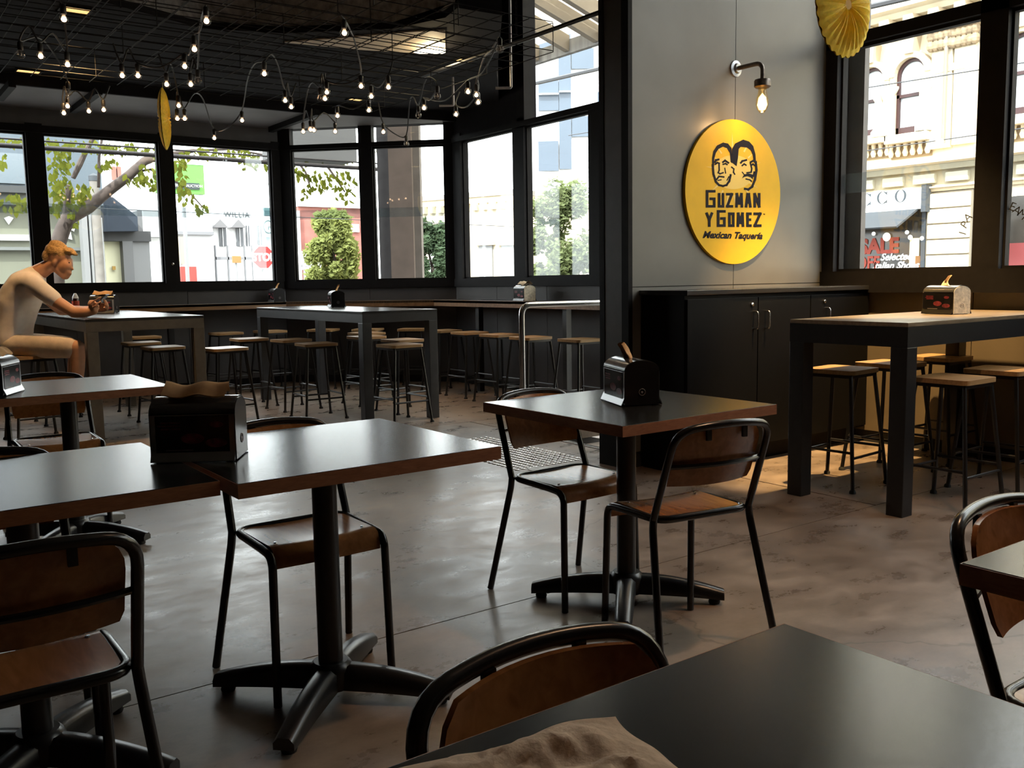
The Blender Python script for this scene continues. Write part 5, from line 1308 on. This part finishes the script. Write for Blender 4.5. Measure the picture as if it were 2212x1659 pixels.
tr = thing('street_tree', 'street tree with a forked leaning trunk close outside the back windows', 'tree')
def T(px, py, dy=0.0): return onY(px, py, YT + dy)
base = T(118, 540); base.z = GZ; base.x -= 0.12
MB().tube([base, T(120, 540), T(136, 495), T(152, 462)], [0.14, 0.115, 0.105, 0.10], 10).build('trunk', M_BARK, tr, True)
MB().tube([T(148, 470), T(190, 448, 0.1), T(235, 412, 0.2), T(280, 378, 0.2), T(312, 348, 0.25), T(345, 338, 0.3), T(420, 325, 0.3)], [0.10, 0.09, 0.075, 0.07, 0.065, 0.05, 0.03], 10).build('branch', M_BARK, tr, True)
MB().tube([T(146, 466), T(144, 430, -0.1), T(150, 400, -0.15)], [0.07, 0.05, 0.04], 8).build('branch', M_BARK, tr, True)
MB().tube([T(158, 385, -0.1), T(172, 355, -0.1), T(184, 330, 0), T(200, 300, 0)], [0.03, 0.04, 0.035, 0.03], 8).build('branch', M_BARK, tr, True)
MB().tube([T(213, 405, 0.1), T(214, 340, 0.1), T(220, 300, 0.1)], [0.022, 0.02, 0.018], 6).build('branch', M_BARK, tr, True)
for P_ in (((420, 325), (500, 322), (600, 340), (700, 350)), ((640, 345), (660, 372), (672, 410)), ((700, 350), (722, 380), (745, 415)), ((290, 372), (325, 366), (395, 400), (440, 450))):
    MB().tube([T(x, y, 0.3) for x, y in P_], [0.022, 0.018, 0.014, 0.01][:len(P_)], 6).build('branch', M_BARK, tr, True)
lf = MB()
npt = 7
prof = [(0, 0.0), (0.22, 0.30), (0.30, 0.45), (0.24, 0.65), (0.12, 0.85), (0, 1.0)]
lv = [(0, 0, 0)]; 
for i, (w_, l_) in enumerate(prof[1:-1]): lv += [(-w_, l_, 0.10 * w_ * 2 - 0.15 * l_ * l_), (0, l_, -0.15 * l_ * l_), (w_, l_, 0.10 * w_ * 2 - 0.15 * l_ * l_)]
lv.append((0, 1.0, -0.15)); lff = [(0, 2, 1), (0, 3, 2)]
for i in range(3):
    a = 1 + i * 3; lff += [(a, a + 1, a + 4, a + 3), (a + 1, a + 2, a + 5, a + 4)]
lff += [(10, 11, 13), (11, 12, 13)]
lmesh = []
for m in M_LEAFS:
    b = MB(); b.add([(x * 0.10, y * 0.105, z * 0.10) for x, y, z in lv], lff); lmesh.append(b.mesh('leaf', m, True))
clusters = [(150, 318, 50, 8, 9), (250, 322, 60, 8, 10), (450, 332, 60, 7, 10), (540, 338, 40, 8, 10), (690, 346, 70, 8, 14), (20, 300, 32, 9, 10), (8, 345, 12, 18, 5), (35, 436, 32, 20, 16), (110, 305, 14, 10, 5), (140, 310, 40, 10, 12), (200, 312, 40, 12, 12), (270, 318, 50, 12, 14), (325, 322, 14, 12, 5),
            (130, 345, 30, 26, 24), (122, 395, 24, 30, 20), (150, 415, 42, 28, 34), (185, 420, 20, 22, 10), (155, 452, 14, 14, 6), (120, 445, 12, 12, 5), (222, 352, 16, 14, 6), (240, 350, 14, 12, 4), (270, 385, 12, 10, 3), (318, 370, 20, 22, 14), (298, 386, 14, 20, 7), (332, 395, 10, 16, 5), (165, 480, 7, 12, 2),
            (388, 348, 14, 26, 14), (396, 392, 14, 16, 8), (402, 420, 18, 18, 9), (432, 444, 16, 16, 9), (440, 325, 50, 9, 10), (520, 328, 60, 10, 14), (555, 352, 36, 12, 12), (585, 385, 8, 20, 4),
            (700, 338, 70, 10, 24), (650, 368, 18, 12, 9), (684, 378, 28, 12, 12), (690, 398, 26, 12, 10), (664, 415, 14, 16, 8), (735, 378, 36, 14, 14), (748, 396, 24, 14, 9), (722, 414, 8, 14, 3), (748, 420, 16, 14, 7), (810, 322, 8, 8, 2), (600, 345, 30, 20, 8)]
rl = random.Random(3); leaves = []
for cx, cy, rx, ry, n in clusters:
    for k in range(int(n * 2.1)):
        a_ = rl.uniform(0, 2 * PI); q_ = math.sqrt(rl.random())
        leaves.append((cx + rx * q_ * math.cos(a_), cy + ry * q_ * math.sin(a_)))
rl.shuffle(leaves)
bigleaf = MB()
for i, (px, py) in enumerate(leaves):
    loc = T(px, py, rl.uniform(-0.5, 0.6)); eul = (rl.uniform(-2.4, -1.2), rl.uniform(-0.6, 0.6), rl.uniform(-1.0, 1.0)); s_ = rl.uniform(0.75, 1.25)
    if i < 296:
        o = link('leaf', lmesh[i % 3], tr); o.location = loc; o.rotation_euler = eul; o.scale = (s_, s_, s_)
    else:
        from mathutils import Euler
        mt = Matrix.Translation(loc) @ Euler(eul).to_matrix().to_4x4() @ Matrix.Scale(s_, 4)
        bigleaf.add([mt @ Vector((x * 0.10, y * 0.105, z * 0.10)) for x, y, z in lv], lff)
if bigleaf.v: tag(bigleaf.build('foliage', M_LEAFS[0], tr, True), kind='stuff')

# ---- other trees
def far_tree(label, px, py, D, rx, ry, n, cols, leaf, trunk=True, seed=1):
    c = onD(px, py, D); s_ = D / F; t = thing('street_tree', label, 'tree', (c.x, c.y, GZ))
    rnd = random.Random(seed); b = MB()
    RX, RZ = rx * s_, ry * s_; cz = c.z - GZ
    lobes = []
    for k in range(34):
        h_ = rnd.uniform(-0.8, 0.85); w_ = (1.0 - 0.55 * max(0, h_)) * 0.78; an_ = rnd.uniform(0, 2 * PI); q_ = math.sqrt(rnd.random())
        lobes.append((w_ * q_ * math.cos(an_) * RX, w_ * q_ * math.sin(an_) * RX, h_ * RZ, rnd.uniform(0.18, 0.36)))
    for k in range(n):
        lx, ly, lz, lr = lobes[k % 34]
        d_ = Vector((rnd.gauss(0, 1), rnd.gauss(0, 1), rnd.gauss(0, 1))).normalized() * (rnd.random() ** 0.45)
        p_ = Vector((lx + d_.x * RX * lr, ly + d_.y * RX * lr, cz + lz + d_.z * RZ * lr))
        a_ = Vector((rnd.gauss(0, 1), rnd.gauss(0, 1), rnd.gauss(0, 1))).normalized(); b__ = a_.orthogonal().normalized(); w_ = leaf * rnd.uniform(0.6, 1.2)
        b.add([p_ - a_ * w_, p_ + b__ * w_ * 0.55, p_ + a_ * w_, p_ - b__ * w_ * 0.55], [(0, 1, 2, 3)])
    o = b.build('foliage', cols, t); tag(o, kind='stuff')
    MB().tube([(0, 0, 0), (0.05, 0, cz - RZ * 0.5), (0, 0.1, cz)], [RX * 0.09, RX * 0.07, RX * 0.03], 8).build('trunk', M_BARK, t, True)
    return t
LG = M_LEAFS[1]; 
def leafm(name, c):
    m = M_LEAFS[0].copy(); m.name = name
    for nd_ in m.node_tree.nodes:
        if nd_.type == 'BSDF_DIFFUSE': nd_.inputs[0].default_value = (*c, 1)
        if nd_.type == 'BSDF_TRANSLUCENT': nd_.inputs[0].default_value = (c[0] * 1.3, c[1] * 1.25, c[2], 1)
    return m
LYG = leafm('leaf_lime', (0.20, 0.225, 0.08)); LBG = leafm('leaf_blue_green', (0.075, 0.11, 0.065)); LPG = leafm('leaf_pale_green', (0.15, 0.18, 0.085))
far_tree('lime green pointed tree in front of the red brick building', 722, 540, 38, 66, 82, 9000, LYG, 0.15, seed=2)
far_tree('bushy green tree right of the street column', 930, 545, 24, 52, 68, 7000, LBG, 0.085, seed=3)
far_tree('large pale green tree seen through the pane next to the entrance', 1215, 520, 21, 84, 128, 12000, LPG, 0.075, seed=4)
far_tree('small green bush beside the cream corner shop', 985, 590, 26, 34, 40, 2500, LBG, 0.085, seed=5)

# ---- buildings beyond the back windows
def pbox(par, name, px0, px1, py0, py1, Y, dp, m, ground=False):
    c = (px0 + px1) / 2; a, b = onY(px0, (py0 + py1) / 2, Y), onY(px1, (py0 + py1) / 2, Y); zt, zb = onY(c, py0, Y).z, onY(c, py1, Y).z
    if ground: zb = GZ
    return MB().box(a.x, b.x, Y, Y + dp, zb, zt).build(name, m, par)
b1 = thing('grey_shop_building', 'blue grey shop building with olive tinted shop windows', 'building')
M_BLU = mat('blue_grey_cladding', (0.17, 0.22, 0.27), 0.5, var=0.06, scale=0.7); M_OLV = mat('olive_shop_glass', (0.34, 0.35, 0.27), 0.3, var=0.12, scale=0.5)
Y1 = 21.0
pbox(b1, 'upper_wall', -260, 216, 230, 436, Y1, 6, M_BLU)
pbox(b1, 'shop_glass', -260, 178, 436, 640, Y1 + 0.2, 6, M_OLV, True)
pbox(b1, 'dark_band', -260, 62, 396, 411, Y1 - 0.25, 0.3, mat('band_dark', (0.08, 0.085, 0.09), 0.6))
pbox(b1, 'fascia_strip', -260, 180, 412, 440, Y1 - 0.1, 0.3, mat('fascia_grey', (0.20, 0.22, 0.20), 0.6))
M_PIP = mat('pale_grey_pipe', (0.45, 0.46, 0.47), 0.5)
for px0, px1, y0 in ((181, 193, 455), (197, 202, 460), (208, 214, 440), (219, 226, 470)): pbox(b1, 'cladding_post', px0, px1, y0, 640, Y1 - 0.3, 0.3, M_PIP, True)
pbox(b1, 'white_transom', -260, 66, 505, 518, Y1 + 0.1, 0.1, M_WHITE); pbox(b1, 'mid_rail', -260, 178, 533, 540, Y1 + 0.05, 0.15, mat('rail_grey', (0.3, 0.32, 0.31), 0.5))
pbox(b1, 'window_panel', -200, 52, 325, 392, Y1 - 0.06, 0.06, mat('blue_grey_panel', (0.27, 0.33, 0.38), 0.2))  # plain blue-grey window panel
k_ = [onY(*q, Y1 + 0.15) for q in ((9, 471), (19, 467), (29, 471), (19, 485))]
MB().prism([(q.x, q.z) for q in k_], Y1 + 0.14, Y1 + 0.19, lambda u, v, w: (u, w, v)).build('white_emblem', M_WHITE, b1)
for q_ in (((135, 512), (152, 498), (156, 518)), ((150, 495), (165, 480), (160, 500)), ((160, 470), (168, 462), (170, 480))):
    k_ = [onY(*q, Y1 + 0.15) for q in q_]; MB().prism([(q.x, q.z) for q in k_], Y1 + 0.14, Y1 + 0.19, lambda u, v, w: (u, w, v)).build('white_emblem', M_WHITE, b1)
pole = thing('timber_pole', 'weathered timber street pole with a capped top', 'pole')
a = onY(203, 391, 20); MB().tube([(a.x, a.y, GZ), (a.x, a.y, a.z)], 0.09, 10).build('shaft', mat('grey_timber', (0.36, 0.33, 0.30), 0.9, var=0.2, scale=5), pole, True)
MB().lathe([(0.10, 0), (0.10, 0.1), (0, 0.16)], 10, (a.x, a.y, a.z)).build('cap', M_DKG, pole, True)
b2 = thing('awning_shop', 'small shop with a steep navy awning and a lit yellow doorway', 'building')
Y2 = 25.0; M_NAVY = mat('navy_canvas', (0.045, 0.065, 0.10), 0.8, var=0.08, scale=3)
k_ = [onY(*q, Y2) for q in ((224, 500), (224, 436), (234, 418), (297, 468), (298, 499))]
MB().prism([(q.x, q.z) for q in k_], Y2, Y2 + 1.2, lambda u, v, w: (u, w, v)).build('awning', M_NAVY, b2)
pbox(b2, 'fascia', 225, 326, 499, 521, Y2 + 0.3, 3, mat('charcoal_fascia', (0.09, 0.09, 0.095), 0.7))
pbox(b2, 'doorway', 229, 270, 521, 640, Y2 + 0.6, 0.1, mat('doorway_glow_yellow', (0.75, 0.72, 0.5), 0.6), True)  # lit interior put into a plain pale yellow colour
pbox(b2, 'jamb', 268, 290, 521, 640, Y2 + 0.3, 2, mat('mid_grey_panel', (0.25, 0.25, 0.26), 0.6), True)
pbox(b2, 'side_wall', 290, 326, 521, 640, Y2 + 0.4, 2, mat('light_grey_panel', (0.36, 0.36, 0.37), 0.6), True)
pbox(b2, 'grey_post', 298, 308, 455, 508, Y2 + 0.5, 0.5, mat('mid_grey_panel', (0.25, 0.25, 0.26), 0.6))
pbox(b2, 'flower_sign', 243, 250, 575, 583, Y2 + 0.5, 0.05, mat('amber_sign', (0.8, 0.45, 0.05), 0.5))
b3 = thing('white_terrace', 'plain white terrace building behind the navy awning', 'building')
pbox(b3, 'wall', 200, 372, 400, 640, 44, 10, M_WHITE, True); pbox(b3, 'grey_wall', 311, 372, 455, 512, 43, 0.8, mat('pale_grey_wall', (0.55, 0.55, 0.55), 0.8))
pbox(b3, 'pink_upper', 218, 290, 352, 402, 46, 6, mat('pink_grey_wall', (0.6, 0.52, 0.52), 0.8))
for px in (247, 258): pbox(b3, 'chimney', px - 4, px + 4, 360, 388, 45.8, 0.5, mat('brick_red', (0.45, 0.17, 0.13), 0.9))
gb = thing('green_billboard', 'bright green billboard with a dark text strip', 'billboard')
pbox(gb, 'board', 335, 441, 352, 418, 34, 0.3, mat('vivid_green', (0.20, 0.66, 0.10), 0.5)); pbox(gb, 'text_strip', 352, 431, 394, 408, 33.95, 0.05, mat('dark_strip', (0.05, 0.08, 0.08), 0.5))
q_ = onY(395, 401, 33.92); textmesh('strip_lettering', 'UNRESERVED AUCTION', 0.13, M_WHITE, q_, (1, 0, 0), (0, 0, 1), gb, 0.005)
pbox(gb, 'post', 400, 406, 418, 640, 34.1, 0.15, M_PIP, True); pbox(gb, 'white_sheet', 335, 441, 350, 354, 33.98, 0.02, M_WHITE)
b4 = thing('victorian_terrace', 'white Victorian terrace with tall narrow windows behind the stop sign', 'building')
Y4 = 62
pbox(b4, 'wall', 455, 612, 470, 640, Y4, 12, M_WHITE, True)
pbox(b4, 'side_building', 378, 462, 462, 640, Y4 - 2, 10, mat('soft_grey_wall', (0.6, 0.6, 0.6), 0.8), True)
for px0, px1 in ((474, 489), (511, 526), (532, 539), (556, 568)): 
    w_ = pbox(b4, 'window', px0, px1, 487, 532, Y4 - 0.15, 0.1, mat('grey_window', (0.16, 0.17, 0.19), 0.3)); pbox(w_, 'glazing_bar', (px0 + px1) / 2 - 0.7, (px0 + px1) / 2 + 0.7, 487, 532, Y4 - 0.22, 0.05, M_WHITE)
for px in (468, 495, 531, 548): pbox(b4, 'verandah_post', px - 1.2, px + 1.2, 530, 640, Y4 - 1.5, 0.2, mat('grey_post', (0.35, 0.35, 0.37), 0.7), True)
pbox(b4, 'verandah_rail', 462, 560, 555, 561, Y4 - 1.5, 0.2, mat('grey_post', (0.35, 0.35, 0.37), 0.7)); pbox(b4, 'ledge', 380, 462, 500, 507, Y4 - 2.3, 0.4, mat('grey_post', (0.35, 0.35, 0.37), 0.7))
for (x0, x1, yt) in ((455, 490, 474), (496, 528, 474)):
    k_ = [onY(*q, Y4 - 0.5) for q in ((x0, 492), ((x0 + x1) / 2, yt), (x1, 492))]
    MB().prism([(q.x, q.z) for q in k_], Y4 - 0.8, Y4 + 1, lambda u, v, w: (u, w, v)).build('gable', mat('slate_gable', (0.3, 0.29, 0.3), 0.8), b4)
pbox(b4, 'red_shopfront', 392, 426, 576, 640, Y4 - 2.4, 0.3, mat('red_shopfront', (0.5, 0.08, 0.06), 0.6), True); pbox(b4, 'yellow_strip', 388, 398, 512, 570, Y4 - 2.4, 0.3, mat('cream_yellow', (0.8, 0.68, 0.4), 0.6))
# signs on posts
sp_ = thing('stop_sign', 'red octagonal stop sign on a grey post', 'road sign')
c = onY(569, 555.5, 24); R_ = onY(592, 555, 24).x - c.x; 
oct_ = lambda r: [(c.x + r * math.cos(PI / 8 + k * PI / 4), c.z + r * math.sin(PI / 8 + k * PI / 4)) for k in range(8)]
fxz = lambda u, v, w: (u, w, v)
MB().prism(oct_(R_ * 1.12), 24.0, 24.02, fxz).build('white_border', M_WHITE, sp_); MB().prism(oct_(R_ * 1.03), 23.985, 24.0, fxz).build('red_face', mat('sign_red', (0.62, 0.03, 0.03), 0.4), sp_)
textmesh('lettering', 'STOP', R_ * 0.95, M_WHITE, (c.x, 23.98, c.z - 0.01), (1, 0, 0), (0, 0, 1), sp_, 0.003, 0.012, 0, 'CENTER', 0.92)
MB().tube([(c.x, 24.08, GZ), (c.x, 24.08, c.z + R_)], 0.035, 8).build('post', M_PIP, sp_, True)
ws = thing('street_name_sign', 'white street name plate on a blue-green pole panel', 'street sign')
pbox(ws, 'plate', 484, 570, 456, 474, 25, 0.05, mat('white_plate', (0.82, 0.82, 0.82), 0.5))
q_ = onY(518, 464.5, 24.98); textmesh('lettering', 'WILLIAM', 0.20, mat('grey_type', (0.2, 0.2, 0.21), 0.6), q_, (1, 0, 0), (0, 0, 1), ws, 0.004, 0, 0, 'CENTER', 1.0, 1.15)
q_ = onY(555, 463.5, 24.98); MB().lathe([(0.05, 0), (0.05, 0.02), (0, 0.02)], 12, q_, 'y').build('bolt_disc', mat('blue_disc', (0.12, 0.14, 0.3), 0.5), ws, True)
pbox(ws, 'pole', 571, 584, 350, 640, 25.1, 0.2, mat('pale_blue_pole', (0.55, 0.66, 0.72), 0.5), True)
pbox(ws, 'teal_header', 568, 592, 449, 467, 24.9, 0.08, mat('teal_panel', (0.08, 0.20, 0.22), 0.5)); pbox(ws, 'panel', 567, 592, 467, 512, 24.9, 0.06, mat('pale_cyan_panel', (0.62, 0.78, 0.80), 0.5))
q_ = onY(580, 490, 24.88); b = MB().tube([(q_.x + 0.14 * math.cos(2 * PI * k / 20), q_.y, q_.z + 0.17 * math.sin(2 * PI * k / 20)) for k in range(20)], 0.012, 6, closed=True); b.tube([q_, q_ + Vector((0.07, 0, 0.0))], 0.01, 5); b.tube([q_, q_ + Vector((0, 0, -0.08))], 0.01, 5); b.build('clock_ring', MATS['teal_panel'], ws)
os_ = pbox(None, 'orange_sign', 502, 521, 553, 568, 40, 0.06, mat('orange_board', (0.85, 0.30, 0.10), 0.5)); tag(os_, 'small orange hoarding sign on the terrace verandah', 'sign')
a = onY(511, 560, 40); o = MB().tube([(a.x, 40.1, GZ), (a.x, 40.1, a.z)], 0.05, 6).build('pole', M_PIP, os_)
# red brick building
b5 = thing('brick_building', 'low red brick building behind the lime green tree', 'building')
Y5 = 48
pbox(b5, 'wall', 648, 800, 446, 640, Y5, 0.6, mat('sunlit_brick', (0.55, 0.21, 0.17), 0.9, var=0.15, scale=2), True); pbox(b5, 'parapet', 646, 800, 440, 448, Y5 - 0.2, 0.9, M_WHITE); pbox(b5, 'grey_pipe', 645, 651, 455, 640, Y5 - 0.3, 0.2, mat('soft_grey_wall', (0.6, 0.6, 0.6), 0.8), True)
w_ = pbox(b5, 'window_frame', 742, 776, 484, 501, Y5 - 0.12, 0.1, M_WHITE); pbox(w_, 'glass', 746, 772, 487, 499, Y5 - 0.16, 0.05, mat('pink_pane', (0.6, 0.4, 0.38), 0.3))  # plain pink pane in a white frame
b6 = thing('gabled_porch', 'white gabled shop porch with curved lettering', 'porch')
k_ = [onY(*q, 44) for q in ((648, 566), (672, 541), (698, 566))]; MB().prism([(q.x, q.z) for q in k_], 44, 46, fxz).build('gable', M_WHITE, b6)
pbox(b6, 'name_band', 648, 698, 566, 582, 44, 1.5, M_WHITE); pbox(b6, 'post', 665, 684, 582, 640, 44.1, 0.5, M_WHITE, True)
q_ = onY(673, 574, 43.97); textmesh('lettering', 'IL DOMBIN', 0.24, mat('grey_type', (0.2, 0.2, 0.21), 0.6), q_, (1, 0, 0), (0, 0, 1), b6, 0.005)
# cream corner shop with dentil cornice
b7 = thing('corner_shop', 'low cream corner shop with a dentil cornice and grey windows', 'building')
pts_ = [onD(826, 500, 33.3), onD(1124, 500, 30), onD(1420, 500, 40)]
hz = [onD(838, 440, 33.1).z, onD(1100, 420, 30.3).z]; zt = sum(hz) / 2
poly = [(p_.x, p_.y) for p_ in pts_] + [(onD(1400, 500, 50).x, onD(1400, 500, 50).y), (onD(860, 500, 44).x, onD(860, 500, 44).y)]
MB().prism(poly, GZ, zt).build('wall', M_CREAM, b7)
cc = Vector((sum(p_[0] for p_ in poly) / 5, sum(p_[1] for p_ in poly) / 5))
big = [tuple(cc + (Vector(p_) - cc) * 1.012) for p_ in poly]
MB().prism(big, zt - 0.02, zt + 0.14).build('cornice', mat('grey_cornice', (0.50, 0.46, 0.40), 0.8), b7)
MB().prism([tuple(cc + (Vector(p_) - cc) * 1.006) for p_ in poly], zt - 0.22, zt - 0.02).build('bed_mould', M_CREAM2, b7)
A_, B_ = pts_[0], pts_[1]; dv = (B_ - A_); dv.z = 0; L_ = dv.length; dv.normalize(); nv = Vector((dv.y, -dv.x, 0)); nv = nv if nv.dot(EYE - A_) > 0 else -nv
dm = MB().box(-0.09, 0.09, -0.10, 0.10, -0.13, 0.13).mesh('dentil', M_CREAM)
for k in range(int(L_ / 0.36)):
    p_ = A_ + dv * (0.2 + 0.36 * k) + nv * 0.10; o = link('dentil', dm, b7); o.location = (p_.x, p_.y, zt - 0.32); o.rotation_euler = (0, 0, math.atan2(dv.y, dv.x))
for px0, px1 in ((1037, 1066), (1085, 1112), (930, 950)):
    mid = onD((px0 + px1) / 2, 565, 31); 
    def onAB(px, py):
        d_ = ray(px, py); t__ = (A_ - EYE).dot(nv) / d_.dot(nv); return EYE + d_ * t__
    p0, p1 = onAB(px0, 560), onAB(px1, 560); z1 = onAB((px0 + px1) / 2, 530).z
    c = (p0 + p1) / 2; wn_ = MB().obox((c.x + nv.x * 0.03, c.y + nv.y * 0.03, (z1 + 0.2) / 2), dv * ((p1 - p0).length / 2), nv * 0.04, (0, 0, (z1 - 0.2) / 2)).build('window', mat('grey_shop_glass', (0.42, 0.42, 0.42), 0.2), b7)
    MB().obox((c.x + nv.x * 0.06, c.y + nv.y * 0.06, z1 + 0.05), dv * ((p1 - p0).length / 2 + 0.1), nv * 0.1, (0, 0, 0.05)).build('head', M_CREAM2, wn_)
# white tower with blue panes
b8 = thing('white_tower', 'white multi storey block with blue grey window strips', 'building')
DT = 62.0
def dbox(name, px0, px1, py0, py1, off, dp, m, par=None, ground=False):
    c = (px0 + px1) / 2; a, b = onD(px0, (py0 + py1) / 2, DT), onD(px1, (py0 + py1) / 2, DT); zt_, zb_ = onD(c, py0, DT).z, onD(c, py1, DT).z
    if ground: zb_ = GZ
    m_ = (a + b) / 2 + e3 * off
    return MB().obox((m_.x - e3.x * dp, m_.y - e3.y * dp, (zt_ + zb_) / 2), e1 * ((b - a).length / 2), e3 * dp, (0, 0, (zt_ - zb_) / 2)).build(name, m, par or b8)
dbox('wall', 1120, 1420, -160, 600, 0, 6, M_WHITE, None, True)
M_BP = mat('blue_grey_glazing', (0.15, 0.20, 0.27), 0.25, var=0.05, scale=0.3)
for r_ in ((1163, 1206, 174, 240), (1207, 1233, 60, 366), (1234, 1282, 106, 150), (1163, 1206, 306, 370), (1235, 1275, 252, 296), (1163, 1206, 40, 106), (1290, 1330, 200, 260)):
    w_ = dbox('window_strip', *r_, 0.25, 0.12, M_BP)
for r_ in ((1163, 1206, 205, 207.5), (1207, 1233, 200, 202)): dbox('ledge', *r_, 0.6, 0.15, M_WHITE)
# overhead tram wires
M_WR = mat('tram_wire', (0.10, 0.10, 0.11), 0.6)
for (a, b, lb) in ((onX(1130, 186, 15), onX(1300, 147, 15), 'thick overhead tram cable outside the tall bay light'), (onX(1870, 326, 20), onX(2120, 290, 20), 'tram wire crossing below the arched windows'), (onX(1870, 190, 18), onX(2120, 150, 18), 'tram wire crossing the arched sashes')):
    dv_ = (b - a); o = MB().tube([a - dv_ * 4, a, b, b + dv_ * 4], 0.05 if 'thick' in lb else 0.012, 6).build('tram_wire', M_WR, None, True); tag(o, lb, 'wire')
a, b = onY(-200, 432, 18), onY(800, 476, 18)
o = MB().tube([a - (b - a), b + (b - a)], 0.008, 5).build('tram_wire', M_WR); tag(o, 'thin wire crossing in front of the navy awning', 'wire')
